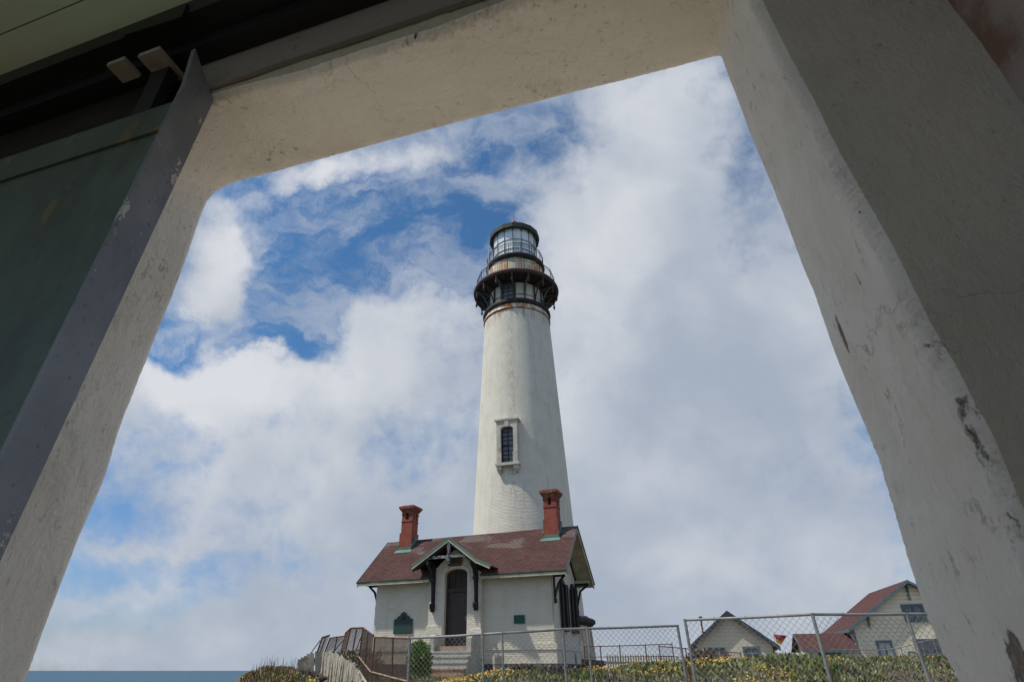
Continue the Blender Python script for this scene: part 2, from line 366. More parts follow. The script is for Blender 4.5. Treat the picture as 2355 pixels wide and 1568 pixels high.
M_plank = wood('grey_cream_planks', (.54, .50, .40), .85, chip=(.28, .23, .17), lo=.52)
M_picket = wood('cream_pickets', (.50, .46, .32), .85, chip=(.2, .16, .1), lo=.6)
M_blue = wood('slate_blue_trim', (.13, .20, .235), .6, chip=(.3, .3, .28), lo=.66)
M_slatetrim = wood('dark_slate_trim', (.055, .075, .09), .6)
def siding(name, col, streak):
    m = Mt(name, col, .7); m.var(.12, .7)
    m.mix(m.rng(m.noise(3.5, 7, .8, sc=(1, 1, .5), off=(2, 0, 0)), .64, .72, 0, .8), streak)
    sep = m.n.new('ShaderNodeSeparateXYZ'); m.l.new(m.tc.outputs['Object'], sep.inputs[0])
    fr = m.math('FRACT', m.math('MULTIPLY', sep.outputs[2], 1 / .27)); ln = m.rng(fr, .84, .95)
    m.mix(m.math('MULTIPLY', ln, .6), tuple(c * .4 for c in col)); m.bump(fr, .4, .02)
    return m.m
M_yellow = siding('cream_yellow_siding', (.93, .85, .66), (.60, .38, .16))
M_beige = siding('beige_siding', (.76, .70, .58), (.44, .36, .26))
M_curtain = Mt('white_net_curtain', (.55, .57, .56), .8).var(.4, 6, sc=(4, 4, .4)).m
# ------------------------------------------------------------------ foreground materials
def plaster(name, col, blot, speck=.6, tone=None, lines=.5, bscale=1., patches=()):
    m = Mt(name, col, .85, spec=.15)
    m.mix(m.rng(m.noise(2.6, 6, .6), .38, .7, 0, .8), blot)
    m.mix(m.rng(m.noise(7, 9, .75, off=(1, 5, 2)), .52, .72, 0, .6), tuple(c * .70 for c in col))
    if tone: m.mix(m.rng(m.noise(1.2, 4, .5, off=(9, 1, 4)), .45, .68, 0, .7), tone)
    # dark dirt, pits and flakes of many sizes
    p1 = m.math('MULTIPLY', m.rng(m.noise(55, 6, .75, sc=(1, 1, .55), off=(7, 7, 7)), .58, .64), m.rng(m.noise(4, 5, .7, off=(2, 6, 7)), speck - .04, speck + .08))
    p2 = m.math('MULTIPLY', m.rng(m.noise(19, 8, .8, sc=(1, 1, .6), off=(3, 1, 8)), .61, .65), m.rng(m.noise(3, 4, .7, off=(5, 1, 7)), .44, .6))
    m.mix(m.math('MULTIPLY', p1, .45), (.22, .17, .12)); m.mix(m.math('MULTIPLY', p2, .4), (.28, .21, .15))
    v2 = m.n.new('ShaderNodeTexVoronoi'); v2.feature = 'DISTANCE_TO_EDGE'; v2.inputs['Scale'].default_value = 2.1
    nn = m.n.new('ShaderNodeTexNoise'); nn.inputs['Scale'].default_value = 6; nn.inputs['Detail'].default_value = 8; nn.inputs['Roughness'].default_value = .65
    m.l.new(m.tc.outputs['Object'], nn.inputs['Vector'])
    va = m.n.new('ShaderNodeVectorMath'); va.operation = 'MULTIPLY_ADD'; m.l.new(nn.outputs['Color'], va.inputs[0]); va.inputs[1].default_value = (.22, .22, .22); m.l.new(m.tc.outputs['Object'], va.inputs[2])
    m.l.new(va.outputs[0], v2.inputs['Vector'])
    ck = m.math('MULTIPLY', m.rng(v2.outputs['Distance'], .001, .0055, 1, 0), m.rng(m.noise(2.8, 5, .6, off=(2, 8, 1)), .50, .62))
    m.mix(m.math('MULTIPLY', ck, lines), tuple(c * .35 for c in col))
    if patches:
        sep = m.n.new('ShaderNodeSeparateXYZ'); m.l.new(m.tc.outputs['Object'], sep.inputs[0])
        nz = m.math('SUBTRACT', m.noise(26, 8, .75, sc=(1, 1, .45), off=(4, 4, 1)), .5)
        tot = None
        for (v_, z_, rv, rz_, side, wgt) in patches:      # bare masonry showing through, each with its own place and size
            a = m.math('POWER', m.math('DIVIDE', m.math('SUBTRACT', sep.outputs[1], v_), rv), 2.); a.node.use_clamp = False
            b = m.math('POWER', m.math('DIVIDE', m.math('SUBTRACT', sep.outputs[2], z_), rz_), 2.)
            d = m.math('SQRT', m.math('ADD', m.math('ABSOLUTE', a), m.math('ABSOLUTE', b)))
            f = m.rng(d, .2, 1.6, wgt, 0)
            if side: f = m.math('MULTIPLY', f, m.math('GREATER_THAN', sep.outputs[0], 0.))
            tot = f if tot is None else m.math('MAXIMUM', tot, f)
        q = m.math('ADD', tot, m.math('MULTIPLY', nz, 2.2))
        m.mix(m.rng(q, .44, .50, 0, .55), tuple(c * .42 for c in col))          # stained rim
        m.mix(m.rng(q, .52, .60, 0, .9), (.17, .125, .09)); m.mix(m.math('MULTIPLY', m.rng(q, .60, .7), m.rng(m.noise(60, 5, .7), .5, .6)), (.30, .26, .21))
        m.bump(m.math('MULTIPLY', m.rng(q, .46, .62), -1), .9, .008)
    m.bump(m.math('MULTIPLY', p2, -1), .7, .006); m.bump(m.math('MULTIPLY', ck, -1), .3, .003)
    m.bump(m.noise(17 * bscale, 9, .68, sc=(1, 1, .6)), .8, .02); m.bump(m.noise(70, 8, .75, sc=(1, 1, .6)), .9, .005)
    return m.m
M_jamb = plaster('flaking_white_paint_on_concrete', (.88, .84, .76), (.75, .69, .59), .48, patches=[(.932, .47, .010, .05, 1, .62), (.80, -.03, .035, .065, 1, .95), (.712, .20, .012, .05, 1, .30), (.70, .6, .011, 5., 0, .20), (1.0, .5, .008, 5., 0, .24)])
M_inwall = plaster('grey_olive_interior_plaster', (.56, .51, .42), (.46, .42, .34), .55, (.44, .44, .34), lines=.4)
M_inwall2 = Mt('pinkish_grey_plaster', (.46, .38, .35), .9)
M_inwall2.var(.2, 4); M_inwall2.mix(M_inwall2.rng(M_inwall2.noise(5, 6, .7), .45, .6, 0, .8), (.24, .12, .08)); M_inwall2.bump(M_inwall2.noise(30, 6, .65), .5, .008); M_inwall2 = M_inwall2.m
M_chip = Mt('bare_brown_masonry', (.20, .145, .11), .95); M_chip.var(.5, 20); M_chip.mix(M_chip.rng(M_chip.noise(34, 6, .7), .58, .66, 0, .9), (.34, .32, .28)); M_chip.bump(M_chip.noise(40, 6, .7), 1., .02); M_chip = M_chip.m
M_ceil = Mt('green_painted_boards', (.64, .84, .70), .55)
M_ceil.var(.25, 1.2, dark=(.62, .70, .58)); M_ceil.bump(M_ceil.noise(20, 5, .6), .3, .004); M_ceil = M_ceil.m
M_sdoor = Mt('dark_green_sliding_door', (.10, .135, .105), .45)
M_sdoor.var(.35, 1.6); M_sdoor.mix(M_sdoor.rng(M_sdoor.noise(9, 3, .5, sc=(1.5, 1, .6), off=(1.7, 2.2, 4.1), dist=.4), .66, .68, 0, .7), (.24, .18, .05)); M_sdoor.mix(M_sdoor.rng(M_sdoor.noise(2.2, 7, .7, sc=(1, 1, .5), off=(5, 1, 2)), .45, .62, 0, .7), (.05, .062, .052)); M_sdoor.mix(M_sdoor.rng(M_sdoor.noise(40, 4, .6), .55, .75, 0, .4), (.03, .045, .035)); M_sdoor.bump(M_sdoor.noise(12, 6, .6), .4, .006); M_sdoor = M_sdoor.m
M_dpost = Mt('worn_blue_black_steel', (.205, .22, .24), .40, metal=.1, spec=.6)
M_dpost.mix(M_dpost.rng(M_dpost.noise(4, 7, .7, sc=(1, 1, .4), off=(6, 2, 2)), .45, .62, 0, .8), (.10, .10, .125))
M_dpost.var(.35, 3); M_dpost.mix(M_dpost.rng(M_dpost.noise(9, 8, .8, sc=(1, 1, .5), off=(.3, .1, .9)), .61, .63, 0, .85), (.55, .52, .48)); M_dpost.mix(M_dpost.rng(M_dpost.noise(60, 4, .7), .6, .7, 0, .5), (.02, .02, .024)); M_dpost.bump(M_dpost.noise(45, 5, .7), .4, .003); M_dpost = M_dpost.m
M_track = Mt('dark_track_steel', (.014, .014, .015), .5); M_track.var(.4, 2.5, sc=(.5, 4, 4)); M_track.mix(M_track.rng(M_track.noise(5, 6, .7, sc=(.4, 3, 3)), .62, .72, 0, .5), (.05, .05, .045)); M_track = M_track.m
M_lintel = Mt('grey_brown_lintel_board', (.22, .205, .18), .8); M_lintel.var(.3, 2, sc=(.3, 4, 4)); M_lintel.mix(M_lintel.rng(M_lintel.noise(30, 5), .6, .72, 0, .6), (.08, .07, .06)); M_lintel = M_lintel.m
M_pad = wood('scratched_cream_block', (.28, .27, .23), .7, chip=(.05, .05, .05), lo=.62)
M_floor = stone('pale_concrete_floor', (.55, .53, .48), (.42, .4, .36))

# ================================================================== terrain
CR = [(-.60, -1.5), (-.40, -.9), (-.37, -.50), (-.352, -.16), (-.335, -.05), (-.31, -.03), (-.285, -.13), (-.27, -.20), (-.255, -.42), (-.245, -.46), (-.20, -.42), (-.13, -.42), (-.11, -.34), (-.07, -.29), (-.03, -.25), (0, -.20), (.04, -.17), (.10, -.12), (.16, -.08), (.22, -.06), (.28, .0), (.33, .06), (.38, .12), (.5, .14), (.7, .14), (1.2, .12)]
CRX = [c[0] for c in CR]; CRZ = [c[1] for c in CR]
def sstep(a, b, x): t = np.clip((x - a) / (b - a), 0, 1); return t * t * (3 - 2 * t)
def hgt(x, y):
    x = np.asarray(x, float); y = np.asarray(y, float)
    a = x / np.maximum(y, 4.)
    crest = np.interp(a, CRX, CRZ)
    yy = np.clip(y, 12, 22) / 15.0
    near = -1.32 + .04 * np.sin(x * 1.3) * np.sin(y * .9)
    t = sstep(8.2, 13.5, y)
    z = near * (1 - t) + crest * yy * t
    # the knoll on which the tower stands, level behind the crest
    far = np.where(a > .25, .55 + .0 * y, -.06)
    zb = np.interp(a, [-.30, -.15, .02, .12, .22, .30, .5], [.0, -.28, -.25, -.12, .02, .14, .30])
    t2 = sstep(22, 27, y); z = z * (1 - t2) + zb * t2
    cliff = sstep(-.36, -.50, a) * sstep(9, 14, y); z = z * (1 - cliff) + (-13.5) * cliff
    sea = sstep(70, 110, y); z = z * (1 - sea) + (-13.5) * sea
    bump = .035 * np.sin(x * 2.1 + 1.3 * np.sin(y * 1.1)) + .03 * np.sin(y * 2.7 + x * .7) + .03 * np.sin(x * 4.9 + y * 3.1)
    return z + bump * sstep(9, 13, y) * (1 - sstep(26, 30, y))
def grid_mesh(name, xs, ys, mat, kind, label=None, cat=None):
    X, Y = np.meshgrid(xs, ys); Z = hgt(X, Y)
    nx, ny = len(xs), len(ys)
    vs = np.stack([X.ravel(), Y.ravel(), Z.ravel()], 1)
    i = np.arange((nx - 1) * (ny - 1)); r, c = i // (nx - 1), i % (nx - 1); a = r * nx + c
    fs = np.stack([a, a + 1, a + nx + 1, a + nx], 1)
    me = bpy.data.meshes.new(name); me.from_pydata(vs.tolist(), [], fs.tolist()); me.materials.append(mat)
    me.polygons.foreach_set('use_smooth', [True] * len(fs)); me.update()
    o = bpy.data.objects.new(name, me); COL.objects.link(o); return tag(o, label, cat, kind=kind)
M_ground = Mt('dry_sandy_soil', (.20, .16, .11), .95, spec=.1); M_ground.var(.35, .8); M_ground.mix(M_ground.rng(M_ground.noise(3, 6, .7), .45, .65, 0, .8), (.09, .10, .045)); M_ground.bump(M_ground.noise(12, 6, .7), .8, .05); M_ground = M_ground.m
xs = np.concatenate([np.arange(-60, -14, 2.), np.arange(-14, 34, .35), np.arange(34, 90, 2.)])
ys = np.concatenate([np.arange(-20, 7, 1.5), np.arange(7, 32, .3), np.arange(32, 130, 2.)])
grid_mesh('ground', xs, ys, M_ground, 'structure')
M_sea = Mt('ocean_water', (.038, .105, .165), .6, spec=.25)
_n = M_sea.noise(.012, 9, .75, sc=(.5, 1, 1)); M_sea.mix(M_sea.rng(_n, .45, .65, 0, .7), (.04, .105, .165))
_c = M_sea.noise(.02, 9, .85, sc=(.5, 1, 1), off=(40, 12, 0)); M_sea.mix(M_sea.rng(_c, .63, .66), (.55, .6, .62)); M_sea.bump(M_sea.noise(.15, 6, .6), .5, 1.); M_sea = M_sea.m
mb = MB(); mb.add([(-60000, -2000, -12), (60000, -2000, -12), (60000, 60000, -12), (-60000, 60000, -12)], [(0, 1, 2, 3)])
tag(mb.build('ocean', M_sea), kind='structure')

# ================================================================== lighthouse
TX, TY, TR = 2.46, 39.45, -math.pi / 2 - math.atan2(2.46, 39.45)      # local -Y... angle pointing from the tower to the viewer
FA = math.atan2(-TY, -TX)                                             # direction from tower to viewer
LH = empty('lighthouse', (TX, TY, 0), 0, label='tall white tapered lighthouse tower with black iron galleries and glass lantern on top', cat='lighthouse')
def rr(z): return 3.39 + (8.13 - z) * .0450
mb = MB(); mb.lathe([(rr(z), z) for z in np.linspace(2.6, 24.45, 40)], 96); mb.build('shaft', M_tower, LH)
mb = MB(); mb.lathe([(2.68, 24.45), (2.74, 24.47), (2.74, 24.56), (2.66, 24.58), (2.64, 24.95)], 64); mb.build('neck_band', rusty('rust_dripped_white_band', (.78, .73, .60), (.45, .19, .06), .42, .58, 2.4, (1.5, 1.5, .4)), LH)
mb = MB(); mb.lathe([(2.66 , 24.43), (2.715, 24.43), (2.715, 24.47), (2.66, 24.47)], 64)
for k in range(16):
    t = FA + k * math.pi / 8 + .1; mb.bar((2.70 * math.cos(t), 2.70 * math.sin(t), 24.36), (2.70 * math.cos(t), 2.70 * math.sin(t), 24.62), .04, .04)
mb.build('iron_hoop', rusty('rusty_hoop', (.16, .08, .045), (.28, .12, .05), .45, .65, 5), LH)
mb = MB(); mb.lathe([(2.55, 24.9)] + [(2.62 + .17 * math.sin(t) , 25.14 - .24 * math.cos(t)) for t in np.linspace(0, math.pi, 12)] + [(2.2, 25.42)], 64)
mb.build('collar_ring', M_black, LH)
mb = MB(); mb.lathe([(2.24, 25.38), (2.24, 27.35)], 64); mb.build('service_room', M_room, LH)
mb = MB(); mb.lathe([(2.262, 26.0), (2.275, 26.0), (2.275, 26.04), (2.262, 26.04)], 64); mb.build('cable', M_rail, LH)
mb = MB(); mb.lathe([(2.2, 27.22), (3.3, 27.3), (3.47, 27.3), (3.56, 27.38), (3.6, 27.52), (3.54, 27.66), (2.2, 27.68)], 96)
mb.build('gallery_deck', M_brown, LH)
mb = MB(); mb.lathe([(2.25, 27.16), (3.44, 27.28)], 96)
for k in range(32):
    t = FA + (k + .5) * math.pi / 16; c, s_ = math.cos(t), math.sin(t); mb.bar((2.3 * c, 2.3 * s_, 27.17), (3.4 * c, 3.4 * s_, 27.26), .05, .09)
mb.build('deck_underside', M_soffiti, LH)
for k in range(16):
    t = FA + k * math.pi / 8 + R(-4.8); c, s_ = math.cos(t), math.sin(t)
    P = lambda r, z: (r * c, r * s_, z)
    mb = MB(); pts = []
    for q in np.linspace(0, 1, 9):      # a curved iron arm
        a = q * math.pi / 2; pts.append(P(2.34 + .98 * (1 - math.cos(a)) ** .85, 25.45 + 1.6 * math.sin(a) ** 1.1))
    for a, b in zip(pts, pts[1:]): mb.bar(a, b, .075, .08, up=(c, s_, 0))
    mb.bar(P(2.34, 25.4), P(2.30, 27.2), .10, .08, up=(c, s_, 0)); mb.bar(P(2.3, 27.12), P(3.45, 27.2), .09, .12)
    ring = [(2.62 + .16 * math.cos(x), 26.86 + .16 * math.sin(x)) for x in np.linspace(0, 2 * math.pi, 13)]
    for a, b in zip(ring, ring[1:]): mb.bar(P(*a), P(*b), .04, .03, up=(c, s_, 0))
    br_ = mb.build('bracket', M_greyiron if k % 2 else M_brown, LH)
    mb = MB(); q0 = P(3.38, 0)
    mb.lathe([(.001, 26.42), (.035, 26.5), (.02, 26.58), (.055, 26.62), (.10, 26.70), (.10, 26.76), (.05, 26.82), (.075, 26.9), (.05, 27.0), (.09, 27.2), (.09, 27.3)], 10, c=q0[:2])
    mb.build('finial', M_brown, br_)
def gallery_rail(r, z0, z1, n, nb, name, off, post=.045):
    mb = MB(); pts = [(r * math.cos(FA + off + 2 * math.pi * k / n), r * math.sin(FA + off + 2 * math.pi * k / n)) for k in range(n)]
    for k in range(n):
        a, b = pts[k], pts[(k + 1) % n]
        mb.bar((*a, z0), (*a, z1 + .02), post, post)
        for zz, th in ((z1, .045), (z1 - .22, .028), (z0 + .06, .03)): mb.bar((*a, zz), (*b, zz), th, th)
        for j in range(1, nb):
            q = j / nb; x, y = a[0] + (b[0] - a[0]) * q, a[1] + (b[1] - a[1]) * q
            mb.bar((x, y, z0 + .06), (x, y, z1 - .22), .016, .016)
    return mb.build(name, M_rail, LH)
gallery_rail(3.28, 27.66, 28.84, 15, 6, 'lower_railing', R(13))
gallery_rail(2.44, 30.08, 31.12, 15, 5, 'upper_railing', R(12), .035)
mb = MB(); mb.lathe([(2.36, 27.6), (2.36, 29.72)], 64)
mb.build('watch_room', M_drum, LH)
for k in range(24):
    t = FA + k * math.pi / 12; mb = MB(); mb.bar((2.365 * math.cos(t), 2.365 * math.sin(t), 27.68), (2.365 * math.cos(t), 2.365 * math.sin(t), 29.7), .03, .02, up=(math.cos(t), math.sin(t), 0)); mb.build('plate_seam', M_drum, LH)
mb = MB(); mb.lathe([(2.3, 29.6), (2.44, 29.68), (2.5, 29.8), (2.54, 29.95), (2.54, 30.06), (2.46, 30.1), (1.8, 30.12)], 64); mb.build('lantern_gallery', M_black, LH)
NL = 16; off = R(-4)
mb = MB(); mb.lathe([(1.9, 30.1), (1.9, 33.28)], NL, FA + off, sm=False); mb.build('lantern_glass', M_cur, LH)
mb = MB()
lp = [(1.93 * math.cos(FA + off + 2 * math.pi * k / NL), 1.93 * math.sin(FA + off + 2 * math.pi * k / NL)) for k in range(NL)]
for k in range(NL):
    a, b = lp[k], lp[(k + 1) % NL]
    mb.bar((*a, 30.1), (*a, 33.35), .045, .045)
    for zz in (30.2, 31.0, 32.0, 33.22): mb.bar((*a, zz), (*b, zz), .035, .035)
mb.build('glazing_bars', rusty('rusty_grey_glazing_bars', (.20, .19, .16), (.22, .12, .07), .5, .65, 6), LH)
mb = MB(); mb.lathe([(1.75, 33.3), (2.02, 33.2), (2.2, 33.14), (2.24, 33.2), (2.24, 33.62), (2.16, 33.7), (1.2, 34.45), (.3, 34.95), (.05, 35.0)], NL, FA + off, sm=False); mb.build('lantern_roof', M_lroof, LH)
for k in range(NL):
    x, y = lp[k]; mb = MB(); mb.bar((x * .97, y * .97, 32.95), (x * 1.11, y * 1.11, 33.28), .10, .16); mb.build('roof_bracket', M_brown, LH)
mb = MB(); mb.ball((0, 0, 35.42), .30); mb.lathe([(.2, 34.95), (.12, 35.2)], 16); mb.build('vent_ball', M_redball, LH)
mb = MB(); mb.tube([(0, 0, 35.6), (0, 0, 37.2)], [.02, .008], 6); mb.build('lightning_rod', M_rail, LH)
t = FA + R(-66); mb = MB(); mb.tube([(2.5 * math.cos(t), 2.5 * math.sin(t), 27.7), (2.5 * math.cos(t), 2.5 * math.sin(t), 30.0), (2.38 * math.cos(t), 2.38 * math.sin(t), 32.2)], .055, 8); mb.build('vent_pipe', Mt('pale_grey_pipe', (.42, .42, .43), .5).m, LH)
# small window of the service room
t = FA + R(-16); c, s_ = math.cos(t), math.sin(t); a_ = Vector((-s_, c, 0)); n_ = Vector((c, s_, 0))
def onface(base, a, n, boxes, mat, name, parent):
    """boxes (u0,u1,z0,z1,d0,d1) placed on an upright face: u along a, d along n"""
    mb = MB()
    for u0, u1, z0, z1, d0, d1 in boxes:
        vs = [base + a * u + n * d + Vector((0, 0, z)) for z in (z0, z1) for d in (d0, d1) for u in (u0, u1)]
        mb.add(vs, [(0, 2, 3, 1), (4, 5, 7, 6), (0, 1, 5, 4), (1, 3, 7, 5), (3, 2, 6, 7), (2, 0, 4, 6)])
    return mb.build(name, mat, parent)
b0 = n_ * 2.2
wf = onface(b0, a_, n_, [(-.62, -.42, 25.4, 27.2, 0, .16), (.42, .62, 25.4, 27.2, 0, .16), (-.42, .42, 27.0, 27.25, 0, .14), (-.42, .42, 25.4, 25.5, 0, .12), (-.03, .03, 25.5, 27.0, .07, .11)] + [(-.42, .42, z, z + .045, .07, .11) for z in (25.9, 26.3, 26.65)], M_brown, 'room_window', LH)
onface(b0, a_, n_, [(-.42, .42, 25.5, 27.0, .04, .07)], M_darkpane, 'pane', wf)
# shaft window in its stone surround
HA = R(23)
wd = FA + R(-15.0); wn_ = Vector((math.cos(wd), math.sin(wd), 0)); wa = Vector((-math.sin(wd), math.cos(wd), 0))
if wa.x < 0: wa = -wa
b0 = wn_ * 3.20
def arch(hw, z0, z1, rise, n=8): return [(-hw, z0), (hw, z0)] + [(hw * math.cos(t), z1 - rise + rise * math.sin(t)) for t in np.linspace(0, math.pi, n)]
def arch_plate(base, a, n, outer, inner, d0, d1, mat, name, parent):
    """plate with an arched hole: outer (u0,u1,z0,z1); inner arch (hw,z0,z1,rise)"""
    hw, iz0, iz1, rise = inner; u0, u1, z0, z1 = outer; mb = MB()
    m = 12; ts = np.linspace(math.pi, 0, m); ip = [(hw * math.cos(t), iz1 - rise + rise * math.sin(t)) for t in ts]
    op = [(u0 + (u1 - u0) * i / (m - 1), z1) for i in range(m)]
    V = lambda u, z, d: base + a * u + n * d + Vector((0, 0, z))
    def quad(A, B, C, D):  # thick quad
        vs = [V(*p, d) for d in (d0, d1) for p in (A, B, C, D)]
        mb.add(vs, [(3, 2, 1, 0), (4, 5, 6, 7), (0, 1, 5, 4), (1, 2, 6, 5), (2, 3, 7, 6), (3, 0, 4, 7)])
    for i in range(m - 1): quad(ip[i], ip[i + 1], op[i + 1], op[i])
    quad((u0, iz0), (-hw, iz0), ip[0], op[0]); quad((hw, iz0), (u1, iz0), op[-1], ip[-1])
    if z0 < iz0: quad((u0, z0), (u1, z0), (u1, iz0), (u0, iz0))
    return mb.build(name, mat, parent)
M_surr = rusty('cream_stone_surround', (.62, .58, .48), (.34, .26, .17), .56, .72, 3)
sw = empty('tower_window', (0, 0, 0)); sw.parent = LH
arch_plate(b0, wa, wn_, (-.72, .72, 11.8, 14.75), (.44, 11.8, 14.35, .22), -.35, .36, M_surr, 'surround', sw)
onface(b0, wa, wn_, [(-.84, .84, 14.75, 14.88, -.35, .44), (-.14, .14, 14.3, 14.75, .36, .42)], M_surr, 'hood', sw)
onface(b0, wa, wn_, [(-.82, .82, 11.62, 11.8, -.3, .42), (-.74, -.42, 11.34, 11.62, -.3, .34), (.42, .74, 11.34, 11.62, -.3, .34), (-.70, -.48, 11.2, 11.34, -.3, .24), (.48, .70, 11.2, 11.34, -.3, .24), (-.72, -.40, 11.8, 12.5, .36, .39), (.40, .72, 11.8, 12.5, .36, .39)], M_surr, 'sill', sw)
onface(b0, wa, wn_, [(-.44, .44, 11.8, 14.35, -.0, .03)], M_darkpane, 'pane', sw)
onface(b0, wa, wn_, [(-.44, -.37, 11.8, 14.3, .03, .09), (.37, .44, 11.8, 14.3, .03, .09), (-.025, .025, 11.8, 14.3, .03, .07), (-.37, .37, 13.0, 13.1, .03, .08)] + [(-.37, .37, z, z + .03, .03, .07) for z in (12.1, 12.4, 12.7, 13.4, 13.7, 14.0)], M_dwood, 'sash', sw)
# base of the tower: moulded cornice, rust streaked drum, stone footing
mb = MB(); mb.lathe([(3.6, 2.98), (3.84, 2.92), (3.88, 2.86), (4.16, 2.78), (4.30, 2.68), (4.30, 2.50), (4.2, 2.44), (4.08, 2.34), (3.8, 2.32)], 8, FA, sm=False); mb.build('base_cornice', M_black, LH)
mb = MB(); mb.lathe([(4.0, 2.36), (4.17, .55)], 8, FA, sm=False); mb.build('base_drum', M_tbase, LH)
mb = MB(); mb.lathe([(4.2, .5), (4.95, .5), (4.95, .28), (4.75, .24), (4.75, -.5)], 8, FA + R(12), sm=False); mb.lathe([(3.9, .55), (4.3, .55), (4.3, .45)], 8, FA + R(12), sm=False); mb.build('footing', M_basestone, LH)

# ================================================================== brick workroom house in front of the tower
HX, HY = -1.28, 30.85
H = empty('brick_house', (HX, HY, 0), -HA, label='low white brick house with red brown shingle roof and gabled porch below the lighthouse', cat='house')
ch, sh = math.cos(HA), math.sin(HA)
def hw(u, v, z): return Vector((HX + u * ch + v * sh, HY - u * sh + v * ch, z))
WL, WR, DEP = -5.0, 4.78, 4.1
mb = MB()
g = [(0.0, 1.0), (0.0, 4.12), (2.05, 6.15), (4.1, 4.12), (4.1, 1.0)]
mb.poly([(WL, y, z) for y, z in g], (WR - WL, 0, 0)); mb.build('wall', M_house, H)
mb = MB(); mb.box(WL - .07, WR + .07, -.07, DEP + .07, .82, 1.07); mb.build('water_table', M_house, H)
mb = MB(); mb.box(WL - .03, WR + .03, -.03, DEP + .03, .27, .82); mb.build('lower_wall', M_house, H)
mb = MB(); mb.box(WL - .06, WR + .06, -.06, DEP + .06, -.7, .27); mb.build('foundation', M_darkbase, H)
for a_v in (.85, 2.95): onface(Vector((WR + .03, 0, 0)), Vector((0, 1, 0)), Vector((1, 0, 0)), [(a_v, a_v + .3, .30, .74, .003, .012)], M_glass, 'vent_opening', H)
mb = MB(); mb.box(-1.6, 1.6, DEP, 5.6, -.5, 3.6); mb.build('rear_link', M_house, H)
# roof planes with eave and rake trim
EL, ER = -5.85, 5.66; VF, VB, ZE, ZR, VR = -.66, 4.76, 4.06, 6.56, 2.05
sf = (ZR - ZE) / (VR - VF)
mb = MB(); th = .07
PL_, PR_ = -1.52, 1.30          # the eave is interrupted by the porch between these
zf_ = lambda v: ZR - abs(v - VR) * sf
for u0, u1, v0, v1 in ((EL, PL_, VF, VR), (PL_, PR_, .02, VR), (PR_, ER, VF, VR), (EL, ER, VR, VB)):
    mb.poly([(u0, v0, zf_(v0)), (u0, v1, zf_(v1)), (u0, v1, zf_(v1) - th), (u0, v0, zf_(v0) - th)], (u1 - u0, 0, 0))
roof = mb.build('roof', M_shingle, H)
mb = MB(); mb.box(EL - .02, PL_, VF - .03, VF + .03, ZE - .05, ZE + .008); mb.box(PR_, ER + .02, VF - .03, VF + .03, ZE - .05, ZE + .008); mb.box(EL - .02, ER + .02, VB - .03, VB + .035, ZE - .075, ZE + .005); mb.build('copper_drip_edge', wood('dark_green_drip_edge', (.05, .085, .07), .6), H)
mb = MB(); mb.box(EL + .03, PL_ - .02, VF + .0, VF + .035, ZE - .20, ZE - .076); mb.box(PR_ + .02, ER - .03, VF + .0, VF + .035, ZE - .20, ZE - .076)
mb.box(EL + .03, ER - .03, VB - .035, VB, ZE - .20, ZE - .076)
for i in range(24): u = EL + .25 + i * .49; (PL_ - .1 < u < PR_) or mb.box(u, u + .06, VF + .04, -.01, ZE - .15, ZE - .08)
mb.build('fascia', M_trim, H)
for x0, x1 in ((EL, EL + .05), (ER - .05, ER)):
    mb = MB()
    for v0, v1, z0, z1 in ((VF, VR, ZE, ZR), (VR, VB, ZR, ZE)):
        mb.poly([(x0, v0, z0 - th - .002), (x0, v1, z1 - th - .002), (x0, v1, z1 - th - .20), (x0, v0, z0 - th - .20)], (x1 - x0, 0, 0))
    mb.build('rake_board', M_trim, H)
    mb = MB()
    for v0, v1, z0, z1 in ((VF - .03, VR, ZE - .02, ZR), (VR, VB + .03, ZR, ZE - .02)):
        xx = x0 - .04 if x0 == EL else x1 + .005
        mb.poly([(xx, v0, z0 + .02), (xx, v1, z1 + .02), (xx, v1, z1 - .07), (xx, v0, z0 - .07)], (.035, 0, 0))
    mb.build('rake_edge', M_slatetrim, H)
# boarded soffits under the gable overhangs
for x0, x1 in ((EL + .06, WL - .005), (WR + .005, ER - .06)):
    mb = MB()
    for v0, v1, z0, z1 in ((VF + .04, VR, ZE, ZR), (VR, VB - .04, ZR, ZE)):
        n = 15
        for i in range(n):
            a = v0 + (v1 - v0) * (i + .03) / n; b = v0 + (v1 - v0) * (i + .97) / n
            za = z0 + (z1 - z0) * (i + .03) / n - th - .01; zb = z0 + (z1 - z0) * (i + .97) / n - th - .01
            mb.poly([(x0, a, za), (x0, b, zb), (x0, b, zb - .025), (x0, a, za - .025)], (x1 - x0, 0, 0))
    mb.build('soffit_boards', M_trim, H)
def eave_bracket(u, v, su, sv, mat=M_dwood, drop=1.15, reach=.62):
    """triangular timber bracket standing on the wall and reaching outwards along (su, sv)"""
    mb = MB(); P = lambda r, z: (u + su * r, v + sv * r, z)
    mb.bar(P(.05, 4.0 - drop), P(.05, 3.98), .10, .10); mb.bar(P(.0, 3.93), P(reach, 3.93), .10, .12); 
    pts = [P(.07, 4.0 - drop + .12), P(.14, 4.0 - drop + .4), P(.30, 3.62), P(reach - .06, 3.9)]
    for a, b in zip(pts, pts[1:]): mb.bar(a, b, .09, .09)
    mb.bar(P(.08, 4.0 - drop - .12), P(.08, 4.0 - drop + .08), .13, .13)
    mb.build('eave_bracket', mat, H)
eave_bracket(WL + .08, DEP - .1, -1, 0); eave_bracket(WL + .08, .15, -1, 0, reach=.7); eave_bracket(WR - .02, .12, 1, 0); eave_bracket(WR - .02, DEP - .1, 1, 0, reach=.78, drop=1.35)
